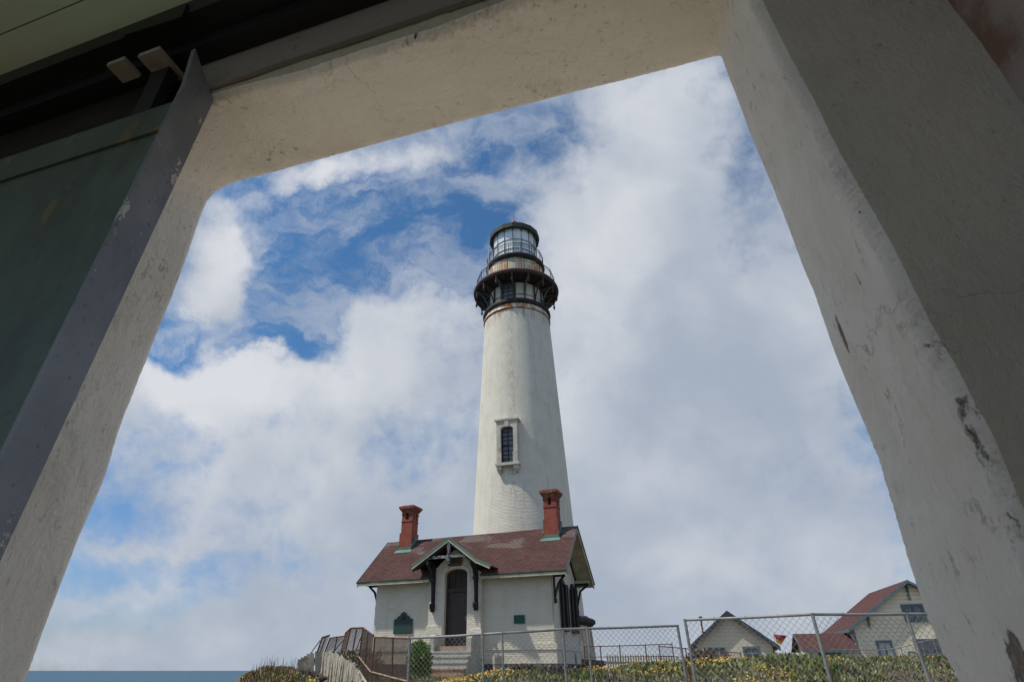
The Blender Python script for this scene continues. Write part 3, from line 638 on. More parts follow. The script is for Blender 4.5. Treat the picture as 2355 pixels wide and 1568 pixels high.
mb = MB(); mb.box(WR, ER - .08, DEP - .2, DEP + .0, 4.0, 4.12); mb.build('soffit_return', M_trim, H)
mb = MB(); mb.tube([(WR - .04, -.04, .9), (WR - .04, -.04, 4.05)], .02, 6); mb.build('conduit', M_trim, H)
mb = MB(); mb.tube([(WR + .03, DEP + .03, 1.0), (WR + .03, DEP + .03, 4.1)], .02, 6); mb.build('conduit', M_trim, H)
# shuttered windows in the right end wall
for vc in (1.48, 3.28):
    X0 = Vector((WR, vc, 0)); A = Vector((0, 1, 0)); Nn = Vector((1, 0, 0))
    wf = arch_plate(X0, A, Nn, (-.25, .25, 1.75, 3.80), (.20, 1.8, 3.78, .18), .0, .10, M_dwood, 'shuttered_window', H)
    onface(X0, A, Nn, [(-.20, .20, 1.8, 3.62, .01, .05)], M_dwood, 'blind', wf)
    onface(X0, A, Nn, [(-.13, .13, 3.80, 3.90, .0, .10)], M_dwood, 'arch_crown', wf)
    onface(X0, A, Nn, [(-.5, .5, 1.62, 1.76, .0, .14)], M_darkbase, 'sill', wf)
    for sg in (-1, 1):
        mb = MB(); h0 = Vector((WR + .11, vc + sg * .26, 0)); d = Vector((.16, sg * .98, 0)).normalized(); p_ = Vector((d.y, -d.x, 0)) * sg
        for (r0, r1, z0, z1, t0, t1) in [(0, .05, 1.78, 3.72, -.02, .02), (.25, .30, 1.78, 3.72, -.02, .02), (.05, .25, 1.78, 1.88, -.02, .02), (.05, .25, 3.62, 3.72, -.02, .02), (.05, .25, 2.7, 2.78, -.02, .02), (.05, .25, 1.88, 3.62, -.012, -.004)] + [(.05, .25, 1.9 + .07 * i, 1.93 + .07 * i, -.003, .012) for i in range(24)]:
            vs = [h0 + d * r + p_ * q + Vector((0, 0, z)) for z in (z0, z1) for q in (t0, t1) for r in (r0, r1)]
            mb.add(vs, [(0, 2, 3, 1), (4, 5, 7, 6), (0, 1, 5, 4), (1, 3, 7, 5), (3, 2, 6, 7), (2, 0, 4, 6)])
        mb.build('shutter', M_dwood, wf)
# --- chimneys
def chimney(uc, vc):
    C = MB(); a = .40; zb = 6.0
    C.box(uc - a, uc + a, vc - a, vc + a, zb - .6, 6.86); C.box(uc - a + .05, uc + a - .05, vc - a + .05, vc + a - .05, 6.86, 7.50)
    a2 = a - .05
    # hollow head: four corner piers and middle piers leave the flue openings
    z0, z1 = 7.62, 8.02
    for sx in (-1, 1):
        for sy in (-1, 1): C.box(*(sorted((uc + sx * a2, uc + sx * (a2 - .24)))), *(sorted((vc + sy * a2, vc + sy * (a2 - .16)))), z0, z1)
    for sx in (-1, 1): C.box(*sorted((uc + sx * a2, uc + sx * (a2 - .12))), vc - .07, vc + .07, z0, z1)
    C.box(uc - a2, uc + a2, vc - a2, vc + a2, 7.54, z0)
    o = C.build('chimney', M_chim, roof)
    I = MB(); I.box(uc - .2, uc + .2, vc - .2, vc + .2, z0, z1); I.build('flue', M_rail, o) if False else None
    K = MB()
    for e, z, zz in ((.025, 7.50, 7.54),): K.box(uc - a2 - e, uc + a2 + e, vc - a2 - e, vc + a2 + e, z, zz)
    for e, z, zz in ((.02, 8.02, 8.10), (.06, 8.10, 8.17), (.11, 8.17, 8.25), (.16, 8.25, 8.38), (.03, 8.38, 8.44)): K.box(uc - a2 - e, uc + a2 + e, vc - a2 - e, vc + a2 + e, z, zz)
    for sx in (-1, 1):
        for sy in (-1, 1):
            K.box(*sorted((uc + sx * (a2 + .03), uc + sx * (a2 - .25))), *sorted((vc + sy * (a2 + .03), vc + sy * (a2 - .17))), 7.90, 7.97)
    K.build('chimney_cap', M_chimcap, roof)
    Fm = MB(); zf = lambda v: ZR - abs(v - VR) * sf
    f0, f1 = vc - a - .05, vc + a + .05
    Fm.box(uc - a - .04, uc + a + .04, f0, f0 + .04, zf(f0) - .05, zf(f0) + .20)
    Fm.poly([(uc - a - .16, f0 - .16, zf(f0 - .16) + .015), (uc + a + .12, f0 - .16, zf(f0 - .16) + .015), (uc + a + .10, f0, zf(f0) + .03), (uc - a - .10, f0, zf(f0) + .03)], (0, 0, .015))
    for sx in (-1, 1): Fm.poly([(uc + sx * (a + .005), f0, zf(f0)), (uc + sx * (a + .005), VR, ZR), (uc + sx * (a + .005), VR, ZR + .1), (uc + sx * (a + .005), VR - .25, ZR + .12), (uc + sx * (a + .005), f0, zf(f0) + .3)], (sx * .03, 0, 0))
    Fm.build('flashing', M_flash, roof)
chimney(-4.28, 1.75); chimney(4.42, 1.75)
# --- porch bay
mb = MB(); BL, BR, BV = -1.62, 1.22, -.38
arch_hw, dzc = .62, -.13
V0 = Vector((dzc, BV, 0)); A = Vector((1, 0, 0)); Nn = Vector((0, -1, 0))
arch_plate(V0, A, Nn, (BL - dzc, BR - dzc, .55, 4.2), (arch_hw, .95, 4.42, .26), -.37, .0, M_house, 'porch_wall', H) if False else None
# bay wall as a plate with arched doorway, pentagonal top
mb = MB(); m = 14; ip = [(dzc + arch_hw * math.cos(t), 4.2 + .26 * math.sin(t)) for t in np.linspace(math.pi, 0, m)]
op = []
for i in range(m):
    u = BL + (BR - BL) * i / (m - 1); op.append((u, 5.45 - abs(u - (-.2)) * .86))
def tq(A_, B_, C_, D_, d0=-.01, d1=BV):
    vs = [(p[0], d, p[1]) for d in (d0, d1) for p in (A_, B_, C_, D_)]
    mb.add(vs, [(3, 2, 1, 0), (4, 5, 6, 7), (0, 1, 5, 4), (1, 2, 6, 5), (2, 3, 7, 6), (3, 0, 4, 7)])
for i in range(m - 1): tq(ip[i], ip[i + 1], op[i + 1], op[i])
tq((BL, .5), (ip[0][0], .5), ip[0], op[0]); tq((ip[-1][0], .5), (BR, .5), op[-1], ip[-1])
mb.build('porch_wall', M_house, H)
for u0, u1 in ((BL - .06, dzc - arch_hw - .08), (dzc + arch_hw + .08, BR + .06)): mb = MB(); mb.box(u0, u1, BV - .05, -.02, .5, 1.9 if u0 < 0 else 1.7); mb.build('porch_pier', M_house, H)
mb = MB()   # raised band following the door arch
ip2 = [(dzc + (arch_hw + .17) * math.cos(t), 4.22 + .40 * math.sin(t)) for t in np.linspace(math.pi, 0, m)]
ip1 = [(dzc + (arch_hw + .02) * math.cos(t), 4.21 + .28 * math.sin(t)) for t in np.linspace(math.pi, 0, m)]
for i in range(m - 1): tq(ip1[i], ip1[i + 1], ip2[i + 1], ip2[i], BV, BV - .05)
tq((dzc - arch_hw - .17, 3.8), (dzc - arch_hw - .02, 3.8), ip1[0], ip2[0], BV, BV - .05); tq((dzc + arch_hw + .02, 3.8), (dzc + arch_hw + .17, 3.8), ip2[-1], ip1[-1], BV, BV - .05)
mb.build('door_arch_band', M_house, H)
# door
dr = empty('door'); dr.parent = H
arch_plate(Vector((dzc, -.12, 0)), A, Nn, (-.62, .62, .98, 4.48), (.52, 1.02, 4.36, .22), -.05, .06, M_doorbrown, 'frame', dr)
onface(Vector((dzc, -.12, 0)), A, Nn, [(-.52, .52, 3.42, 3.56, -.04, .08), (-.54, .54, 3.38, 3.42, -.04, .11)], M_doorbrown, 'transom_bar', dr)
mb = MB()
for i in range(3): u = dzc - .50 + i * .34; mb.box(u, u + .325, -.11, -.09, 3.56, 4.34)
mb.build('transom_panel', M_transom, dr)
mb = MB(); d0, d1 = dzc - .52, dzc + .52
mb.box(d0, d1, -.09, -.06, 1.0, 3.38)
for a, b, c_, d in ((d0, d0 + .13, 1.0, 3.38), (d1 - .13, d1, 1.0, 3.38), (d0 + .13, d1 - .13, 3.2, 3.38), (d0 + .13, d1 - .13, 1.0, 1.18)): mb.box(a, b, -.125, -.09, c_, d)
x = d0 + .13; wI = d1 - d0 - .26
for i in range(-10, 18):     # diagonal boards
    z0 = 1.2 + i * .16
    pa = (0, z0 - .0); pb = (wI, z0 + wI * .95)
    q = []
    for (uu, zz) in (pa, pb): q.append((x + uu, zz))
    lo, hi = 1.19, 3.19
    # clip the board line to the panel
    (u0, za), (u1, zb) = q; 
    if zb < lo or za > hi: continue
    if za < lo: u0 += (lo - za) / .95; za = lo
    if zb > hi: u1 -= (zb - hi) / .95; zb = hi
    if u1 - u0 > .05: mb.bar((u0, -.098, za), (u1, -.098, zb), .105, .014, up=(0, 1, 0)) if False else mb.bar((u0, -.100, za), (u1, -.100, zb), .016, .115, up=(-.69, 0, .72))
mb.build('door_leaf', M_door, dr)
mb = MB(); mb.box(d1 - .09, d1 - .03, -.15, -.125, 2.1, 2.3); mb.ball((d1 - .06, -.18, 2.22), .035); mb.build('lock', M_galv, dr)
# porch gable roof
GU, GZ, GV = -.20, 5.82, -1.22      # ridge line of the porch gable
lL, lR = (-2.22, 4.60), (1.92, 4.33)
mb = MB()
bk = 1.5
def roofslab(p, q, v0, v1, t=.05):
    mb.poly([(p[0], v0, p[1]), (q[0], v0, q[1]), (q[0], v0, q[1] - t), (p[0], v0, p[1] - t)], (0, v1 - v0, 0))
roofslab((GU, GZ), (lL[0], lL[1]), GV, 1.3)
mid = (1.30, 4.72)
roofslab((GU, GZ), mid, GV, 1.3); roofslab(mid, (2.12, 4.36), GV + .02, .2)
mb.build('porch_roof', M_shingle, H)
mb = MB(); e = .0
for p, q in (((GU, GZ), lL), ((GU, GZ), mid), (mid, (2.12, 4.36))):
    mb.poly([(p[0], GV - .05, p[1] + .03), (q[0], GV - .05, q[1] + .03), (q[0], GV - .05, q[1] - .075), (p[0], GV - .05, p[1] - .075)], (0, .045, 0))
mb.build('porch_copper_edge', M_copper, H)
mb = MB()
for p, q in (((GU, GZ), lL), ((GU, GZ), mid), (mid, (2.05, 4.40))):
    mb.poly([(p[0], GV - .035, p[1] - .076), (q[0], GV - .035, q[1] - .076), (q[0], GV - .035, q[1] - .19), (p[0], GV - .035, p[1] - .19)], (0, .05, 0))
mb.build('porch_bargeboard', M_trim, H)
mb = MB()
for p, q in (((GU, GZ), lL), ((GU, GZ), mid)):
    mb.poly([(p[0], GV + .03, p[1] - .191), (q[0], GV + .03, q[1] - .191), (q[0], GV + .03, q[1] - .30), (p[0], GV + .03, p[1] - .30)], (0, .09, 0))
    for vv in (-.75, -.35):
        mb.poly([(p[0], vv, p[1] - .06), (q[0], vv, q[1] - .06), (q[0], vv, q[1] - .17), (p[0], vv, p[1] - .17)], (0, .07, 0))
mb.build('porch_rafter', M_dwood, H)
mb = MB(); mb.box(-1.42, .98, GV + .03, GV + .12, 4.86, 4.99); mb.build('tie_beam', M_chipped, H)
mb = MB(); mb.box(GU - .075, GU + .075, GV - .0, GV + .13, 4.72, 5.62); mb.lathe([(.001, 4.32), (.03, 4.4), (.035, 4.52), (.03, 4.54), (.075, 4.56), (.085, 4.61), (.06, 4.66), (.08, 4.72)], 10, c=(GU, GV + .06))
mb.lathe([(.001, 4.905), (.07, 4.906), (.001, 4.908)], 8, c=(GU, GV)); mb.build('king_post', M_chipped, H)
for u in (-1.36, 1.0):
    mb = MB(); P = lambda r, z: (u, BV - r, z); tz = 4.72
    mb.bar(P(.05, 2.75), P(.05, tz), .16, .10, up=(0, 1, 0)); mb.bar(P(.0, tz), P(.85, tz), .12, .13)
    pts = [P(.10, 2.85), P(.12, 3.3), P(.20, 3.9), P(.38, 4.35), P(.82, 4.66)]
    for a, b in zip(pts, pts[1:]): mb.bar(a, b, .12, .10)
    mb.box(u - .10, u + .10, BV - .24, BV, 2.62, 2.86); mb.box(u - .08, u + .08, BV - .17, BV, 2.5, 2.62); mb.box(u - .1, u + .1, BV - .30, BV - .1, 3.86, 4.02)
    mb.ball((u, BV - .26, 2.78), .07)
    mb.build('porch_bracket', M_dwood, H)
# year tablet
tb = MB(); sx = -.21; pts = [(-.34, -.26), (.34, -.26), (.42, -.10), (.42, .10), (.34, .26), (-.34, .26), (-.42, .10), (-.42, -.10)]
tb.poly([(sx + a, BV - .001, 4.82 + b) for a, b in pts], (0, -.05, 0)); tablet = tb.build('year_tablet', M_sign, H)
def text_mesh(s, name, mat, size, loc, rot, parent, ext=.008):
    cu = bpy.data.curves.new(name, 'FONT'); cu.body = s; cu.size = size; cu.extrude = ext; cu.align_x = 'CENTER'; cu.align_y = 'CENTER'
    t_ = bpy.data.objects.new(name, cu); COL.objects.link(t_); bpy.context.view_layer.update()
    me = bpy.data.meshes.new_from_object(t_.evaluated_get(bpy.context.evaluated_depsgraph_get())); bpy.data.objects.remove(t_)
    me.materials.clear(); me.materials.append(mat)
    o = bpy.data.objects.new(name, me); COL.objects.link(o); o.parent = parent; o.location = loc; o.rotation_euler = rot; return o
text_mesh('1872', 'numerals', M_signtext, .34, (sx, BV - .06, 4.82), (math.pi / 2, 0, 0), tablet)

# --- plaques (bolted to the wall, things of their own)
pq = empty('bronze_plaque', tuple(hw(-3.22, -.03, 1.6)), -HA, label='large dark green bronze plaque with stepped round top on the wall left of the door', cat='plaque')
out = [(-.55, 0), (.55, 0), (.55, .66), (.42, .68), (.34, .78), (.22, .84), (.19, .86), (.15, .93), (.08, .98), (0, 1.0), (-.08, .98), (-.15, .93), (-.19, .86), (-.22, .84), (-.34, .78), (-.42, .68), (-.55, .66)]
mb = MB(); mb.poly([(x, 0, z) for x, z in out], (0, -.03, 0)); mb.build('rim', M_plaqueedge, pq)
mb = MB(); mb.poly([(x * .93, -.031, .03 + z * .94) for x, z in out], (0, -.012, 0)); mb.build('plate', M_plaque, pq)
mb = MB(); mb.lathe([(.001, 0), (.11, .001), (.12, .01), (.001, .012)], 20); o = mb.build('medallion', M_medal, pq); o.rotation_euler = (math.pi / 2, 0, 0); o.location = (0, -.044, .74)
mb = MB()
for i in range(11): wdt = .38 if i % 4 else .26; mb.box(-wdt, wdt, -.052, -.0435, .56 - i * .045, .568 - i * .045)
mb.build('relief_lines', M_plaqueedge, pq) if False else None
p2 = empty('small_plaque', tuple(hw(3.06, -.03, 1.91)), -HA, label='small rectangular green plaque on the white wall right of the door', cat='plaque')
mb = MB(); mb.box(-.27, .27, -.02, 0, 0, .36); mb.build('rim', M_plaqueedge, p2)
mb = MB(); mb.box(-.25, .25, -.028, -.0205, .02, .34); mb.build('plate', rusty('green_enamel', (.03, .10, .08), (.04, .12, .09), .5, .7), p2)

# --- stone steps
S = empty('stone_steps', tuple(hw(0, 0, 0)), -HA, label='flight of grey stone steps with side blocks climbing to the dark door', cat='steps')
def step(u0, u1, v0, v1, z0, z1, mat, name='step'):
    mb = MB(); mb.box(u0, u1, v0, v1, z0, z1); mb.box(u0 - .02, u1 + .02, v0 - .03, v0, z1 - .05, z1 + .001) if False else None
    if name == 'step': mb.box(u0 - .012, u1 + .012, v0 - .03, v0 + .04, z1 - .055, z1 + .004)
    return mb.build(name, mat, S)
step(-.70, .98, -1.18, -.05, -.6, .98, M_pink, 'landing')
for a_, z_, m_ in ((-1.45, .76, M_conc), (-1.67, .56, M_conc2), (-1.89, .33, M_conc), (-2.11, .07, M_step)): step(-.97, 1.2, a_, a_ + .217 if a_ < -1.46 else -.06, -.6, z_, m_)
step(-1.0, 1.1, -2.7, -2.113, -.6, -.17, M_terra, 'paving')
for u0, u1 in ((-.93, -.71), (.99, 1.21)):
    mb = MB(); mb.poly([(u0, -1.42, .762), (u0, -.40, .762), (u0, -.40, 1.46), (u0, -1.22, 1.46), (u0, -1.34, 1.30), (u0, -1.42, 1.30)], (u1 - u0, 0, 0)); mb.build('cheek_block', M_conc, S)
# --- rough stone post in the flower bed
sp_ = empty('stone_post', (at(1146, 1545, 27.2).x, 27.2, 0), .2, label='short pale rough stone post of two blocks beside the steps', cat='stone')
def rough_block(name, x0, x1, y0, y1, z0, z1, mat, parent, amp=.03):
    bm = bmesh.new(); bmesh.ops.create_cube(bm, size=1); bmesh.ops.subdivide_edges(bm, edges=bm.edges, cuts=5, use_grid_fill=True)
    for v in bm.verts:
        v.co = Vector((x0 + (v.co.x + .5) * (x1 - x0), y0 + (v.co.y + .5) * (y1 - y0), z0 + (v.co.z + .5) * (z1 - z0)))
        v.co += noise.noise_vector(v.co * 5) * amp
    me = bpy.data.meshes.new(name); bm.to_mesh(me); bm.free(); me.materials.append(mat)
    o = bpy.data.objects.new(name, me); COL.objects.link(o); o.parent = parent; return o
rough_block('block', -.20, .20, -.2, .2, .22, .56, M_rock, sp_); rough_block('block', -.18, .22, -.2, .2, -.5, .19, M_rock, sp_, .045)

# ================================================================== chain link fences
def chain(mb, a, b, ha, hb, cell=.075, r=.0014, za=0., zb=0., mi=0):
    """diamond wire mesh between two uprights: foot points a, b; heights ha, hb"""
    a, b = Vector(a), Vector(b); Ln = (b - a).length; ux = (b - a) / Ln
    H_ = max(ha, hb); n = Vector((-ux.y, ux.x, 0)); n.normalize()
    k = -H_
    for sg in (1, -1):
        s0 = -H_
        while s0 < Ln:
            # line from (s0,0) at 45 degrees going up to (s0+H,H)
            x0, z0, x1, z1 = s0, 0., s0 + H_, H_
            if x0 < 0: z0 += -x0; x0 = 0.
            if x1 > Ln: z1 -= x1 - Ln; x1 = Ln
            if z1 - z0 > .02:
                if sg == -1: xa, xb = Ln - x0, Ln - x1
                else: xa, xb = x0, x1
                def pos(x, z):
                    q = x / Ln; hh = ha * (1 - q) + hb * q
                    wob = .004 * math.sin(x * 9 + z * 7)
                    return a + ux * x + Vector((0, 0, z / H_ * hh)) + n * (sg * .003 + wob)
                m_ = 4
                for i in range(m_):
                    q0, q1 = i / m_, (i + 1) / m_
                    mb.bar(pos(xa + (xb - xa) * q0, z0 + (z1 - z0) * q0), pos(xa + (xb - xa) * q1, z0 + (z1 - z0) * q1), r * 2, r * 2, mi)
            s0 += cell
def lattice(mb, A, B, C, D, nu, r=.003):
    """wire mesh on a slanted quad A(bottom left) B(bottom right) C(top right) D(top left); nu cells along"""
    A, B, C, D = map(Vector, (A, B, C, D))
    Hh = ((D - A).length + (C - B).length) / 2; Ln = ((B - A).length + (C - D).length) / 2; nv = max(2, int(nu * Hh / Ln))
    def pos(x, z): x = min(max(x, 0), 1); return (A * (1 - x) + B * x) * (1 - z) + (D * (1 - x) + C * x) * z
    for i in range(-nv, nu):
        for sg in (0, 1):
            x0, z0, x1, z1 = i / nu, 0., (i + nv) / nu, 1.
            k = nu / nv
            if x0 < 0: z0 = -x0 * k; x0 = 0
            if x1 > 1: z1 = 1 - (x1 - 1) * k; x1 = 1.
            if z1 - z0 < .02: continue
            if sg: x0, x1 = 1 - x0, 1 - x1
            mb.bar(pos(x0, z0), pos(x1, z1), r, r)
GZF = -1.35
def gal_fence(label, posts, rail_pts, lean, mesh_pairs, name='chain_link_fence'):
    F = empty(name, (posts[0][0], posts[0][1], GZF), 0, label=label, cat='fence', group='galvanised chain link fence runs'); O = Vector(F.location)
    for (x, y, zt, r) in posts:
        mb = MB(); mb.tube([Vector((x + lean, y, GZF)) - O, Vector((x, y, zt)) - O], r, 10); 
        mb.tube([Vector((x, y, zt)) - O, Vector((x, y, zt + .012)) - O], r * 1.15, 10); mb.build('post', M_galv, F)
    for a, b in zip(rail_pts, rail_pts[1:]):
        mb = MB(); mb.tube([Vector(a) - O, (Vector(a) + Vector(b)) / 2 - O + Vector((0, 0, -.004)), Vector(b) - O], .0165, 10)
        n = int((Vector(b) - Vector(a)).length / .3)
        for i in range(1, n):          # tie wires
            p = Vector(a).lerp(Vector(b), i / n) - O; mb.tube([p + Vector((-.004, 0, 0)), p + Vector((.004, 0, 0))], .020, 8)
        mb.build('top_rail', M_galv, F)
    mb = MB()
    for a, b in mesh_pairs:
        a, b = Vector(a), Vector(b); chain(mb, Vector((a.x, a.y, GZF + .05)) - O, Vector((b.x, b.y, GZF + .05)) - O, a.z - GZF - .07, b.z - GZF - .07)
    mb.build('wire_mesh', M_wire, F)
    return F
def sp3(px, py, z):
    X, Y, Z = ray(px, py); k = z / Z; return Vector((X * k, Y * k, z))
pA = [sp3(943, 1467, .42), sp3(1110, 1457, .44), sp3(1155, 1455, .45), sp3(1294, 1446, .50), sp3(1350, 1442, .52), sp3(1558, 1438, .55)]
gal_fence('galvanised chain link fence in front of the white brick house and its steps', [(p.x, p.y, p.z, .019 if i in (0, 3, 5) else .014) for i, p in enumerate(pA)], [pA[0], pA[2], pA[3], pA[5]], .03, [(pA[0], pA[3]), (pA[3], pA[5])])
pB = [sp3(1575, 1425, .56), sp3(1868, 1412, .56), sp3(2083, 1411, .56), sp3(2300, 1411, .56)]
pB[1] = Vector(pB[1]); 
gal_fence('taller galvanised chain link fence before the cottages at the right', [(p.x, p.y, p.z, .019 if i != 2 else .017) for i, p in enumerate(pB)], pB, .03, [(pB[0], pB[1]), (pB[1], pB[3])])
# rusty short stake and wire tie between the two runs
st = MB(); b_ = sp3(1592, 1566, -.20); 
# rusty leaning enclosure at the left
RF = empty('rusty_fence', (-4.5, 20, 0), 0, label='rusty leaning wire mesh enclosure with peeling pipe rails left of the brick house', cat='fence'); O = Vector(RF.location)
def rpipe(pts, r, mat, name):
    mb = MB(); mb.tube([Vector(p) - O for p in pts], r, 8); return mb.build(name, mat, RF)
def panel(tl, tr, br, bl, cells, mids=(), mat=M_rustp, rail=M_rustp, lower=M_rustlight):
    rpipe([tl, tr], .030, rail, 'top_rail'); rpipe([bl, br], .030, lower, 'bottom_rail')
    tl, tr, br, bl = map(Vector, (tl, tr, br, bl))
    # posts go a little past the rails into the ground
    rpipe([tl + (tl - bl) * .02, bl - (tl - bl) * .5], .030, mat, 'post')
    for q in mids: t_, b2 = tl.lerp(tr, q), bl.lerp(br, q); rpipe([t_, b2 - (t_ - b2) * .15], .026, mat, 'post')
    mb = MB(); lo = .45
    lattice(mb, bl - (tl - bl) * lo - O, br - (tr - br) * lo - O, tr - O, tl - O, cells, .009); mb.build('wire_mesh', M_rustwire, RF)
A0, A0b = at(942, 1466, 18.0), at(943, 1568, 18.0); A1, A1b = at(862, 1463, 20.0), at(856, 1545, 20.0)
B1, B1b = at(859, 1461, 20.2), at(853, 1545, 20.2); B2, B2b = at(835, 1443, 21.0), at(826, 1510, 21.0)
C2, C2b = at(807, 1444, 22.0), at(793, 1502, 22.0)
D2, D2b = at(795, 1455, 23.2), at(783, 1506, 23.2)
panel(A1, A0, A0b, A1b, 40, (.55,), rail=M_rustlight); panel(B2, B1, B1b, B2b, 20, (.5,)); panel(C2, B2, B2b, C2b, 14, (.5,)); panel(D2, C2, C2b, D2b, 12, (.5,))
rpipe([A0 + Vector((0, 0, .02)), A0b - Vector((0, 0, .4))], .034, M_rustp, 'post')
E1, E1b = at(793, 1461, 24.5), at(788, 1510, 24.5); E0, E0b = at(759, 1466, 24.8), at(744, 1507, 24.8)
panel(E0, E1, E1b, E0b, 18, (.5,), rail=M_rustlight)
F1, F1b = at(758, 1460, 25.0), at(741, 1506, 25.0); F0, F0b = at(741, 1465, 25.2), at(726, 1509, 25.2)
panel(F0, F1, F1b, F0b, 8, (.5,))
for a, b, y in (((835, 1452), (812, 1512), 21.5), ((736, 1472), (712, 1505), 25), ((790, 1470), (765, 1500), 24)): 
    rpipe([at(*a, y), at(*b, y)], .018, M_rail, 'stay_wire')
# grey plank fence leaning down the slope
PF = empty('plank_fence', (-5.2, 18, 0), 0, label='weathered grey cream board fence sagging down the slope below the rusty enclosure', cat='fence'); O = Vector(PF.location)
line = [(742, 1497, 17.5), (758, 1496, 17.0), (772, 1502, 16.3), (785, 1509, 15.6), (798, 1517, 14.8), (812, 1524, 14.0), (818, 1532, 13.6), (826, 1548, 13.0), (832, 1562, 12.6)]
tops = [at(*p) for p in line]; tot = [0]
for a, b in zip(tops, tops[1:]): tot.append(tot[-1] + (b - a).length)
npl = 40
def plank(parent, O, p, ux, wd, h, tilt, mat=M_plank, name='plank', th=.022):
    mb = MB(); n = Vector((-ux.y, ux.x, 0)); up = Vector((0, 0, 1)) + ux * tilt + n * random.uniform(-.05, .05)
    q = p - O; cut = random.uniform(-.02, .02)
    mb.poly([q - ux * wd / 2 + Vector((0, 0, cut)), q + ux * wd / 2 - Vector((0, 0, cut)), q + ux * wd / 2 - up * h, q - ux * wd / 2 - up * h], n * th); return mb.build(name, mat, parent)
for i in range(npl):
    s_ = tot[-1] * (i + .5) / npl; k = max(j for j in range(len(tot)) if tot[j] <= s_); k = min(k, len(tops) - 2)
    q = (s_ - tot[k]) / (tot[k + 1] - tot[k]); p = tops[k].lerp(tops[k + 1], q) + Vector((0, 0, random.uniform(-.035, .03))); u = (tops[k + 1] - tops[k]); u.z = 0; u.normalize()
    plank(PF, O, p + Vector((0, .02 * (i % 2), 0)), u, tot[-1] / npl * (.80 + .1 * (i * 7 % 3)), 1.7, -.10 + .08 * math.sin(i * .5) + random.uniform(-.02, .02))
mb = MB(); mb.bar(at(822, 1541, 13.7) - O, at(842, 1572, 13.2) - O, .05, .05); mb.build('rail', M_picket, PF)
PF2 = empty('plank_fence', (-6.4, 20, 0), 0, label='broken row of short grey boards with a gap at the left end of the slope', cat='fence'); O = Vector(PF2.location)
for grp in ([(687, 1515), (694, 1511), (701, 1507), (708, 1503), (716, 1500)], [(727, 1497), (733, 1498), (739, 1500), (745, 1501)]):
    for (x, y) in grp: plank(PF2, O, at(x + 2, y, 19.5), Vector((1, .1, 0)).normalized(), .115, 1.1, -.16 + random.uniform(-.03, .03))
# --- white picket fence and rusty fence beyond the crest
WP = empty('picket_fence', (6.8, 36, 0), 0, label='row of cream pointed pickets on the horizon between the tower and the dark roofed cottage', cat='fence'); O = Vector(WP.location)
for i in range(28):
    x = 6.7 + i * .148; zt = .80 - max(0, i - 19) * .014; mb = MB(); q = Vector((x, 36 + i * .02, 0)) - O
    mb.poly([q + Vector((-.04, 0, zt - .13)), q + Vector((0, 0, zt + .02)), q + Vector((.04, 0, zt - .13)), q + Vector((.045, 0, -.2)), q + Vector((-.045, 0, -.2))], (0, .02, 0)); mb.build('picket', M_picket, WP)
mb = MB(); mb.bar(Vector((6.5, 36.03, .38)) - O, Vector((11, 36.5, .34)) - O, .05, .10); mb.build('rail', M_picket, WP)
def thin_fence(label, tp, zb, cells, mat=M_rustp, r=.022, rail=True):
    F = empty('wire_fence', tuple(tp[0]), 0, label=label, cat='fence', group='thin rusty fences on the crest'); O = Vector(F.location)
    for p in tp: mb = MB(); mb.tube([p - O + Vector((0, 0, .03)), Vector((p.x, p.y, zb)) - O], r, 6); mb.build('post', mat, F)
    mb = MB(); mb.tube([p - O for p in tp], r * .8, 6); mb.build('top_rail', mat, F)
    mb = MB(); mb.tube([Vector((p.x, p.y, p.z * .35 + zb * .1 + .17)) - O for p in tp], r * .6, 6); mb.build('lower_rail', mat, F)
    mb = MB()
    for a, b in zip(tp, tp[1:]): lattice(mb, Vector((a.x, a.y, zb)) - O, Vector((b.x, b.y, zb)) - O, b - O, a - O, max(3, int((b - a).length / .07)), .003)
    mb.build('wire_mesh', M_rustwire, F)
cs = lambda x, y: ((2400 + x / 2.944) / 1.739, (2350 + y / 2.944) / 1.739)
c5 = lambda x, y: ((3200 + x / 2.628) / 1.739, (2250 + y / 2.628) / 1.739)
thin_fence('thin rusty wire fence in front of the cream pickets beside the tower base', [at(*cs(-190, 690), 26), at(*cs(0, 685), 26), at(*cs(228, 680), 26), at(*cs(530, 670), 26), at(*cs(845, 658), 26)], .05, 40)
thin_fence('thin rusty wire fence sloping past the dark roofed cottage windows', [at(*cs(692, 685), 25), at(*cs(1005, 712), 25.3), at(*cs(1320, 745), 25.6), at(*cs(1655, 765), 26)], .2, 40)
thin_fence('thin grey wire fence sagging before the yellow house door', [at(*c5(225, 905), 30), at(*c5(520, 910), 30), at(*c5(850, 915), 29.5), at(*c5(1055, 890), 29), at(*c5(1270, 832), 28.5), at(*c5(1395, 803), 28), at(*c5(1515, 765), 27.5), at(*c5(1720, 700), 27)], .3, 40, M_galv)

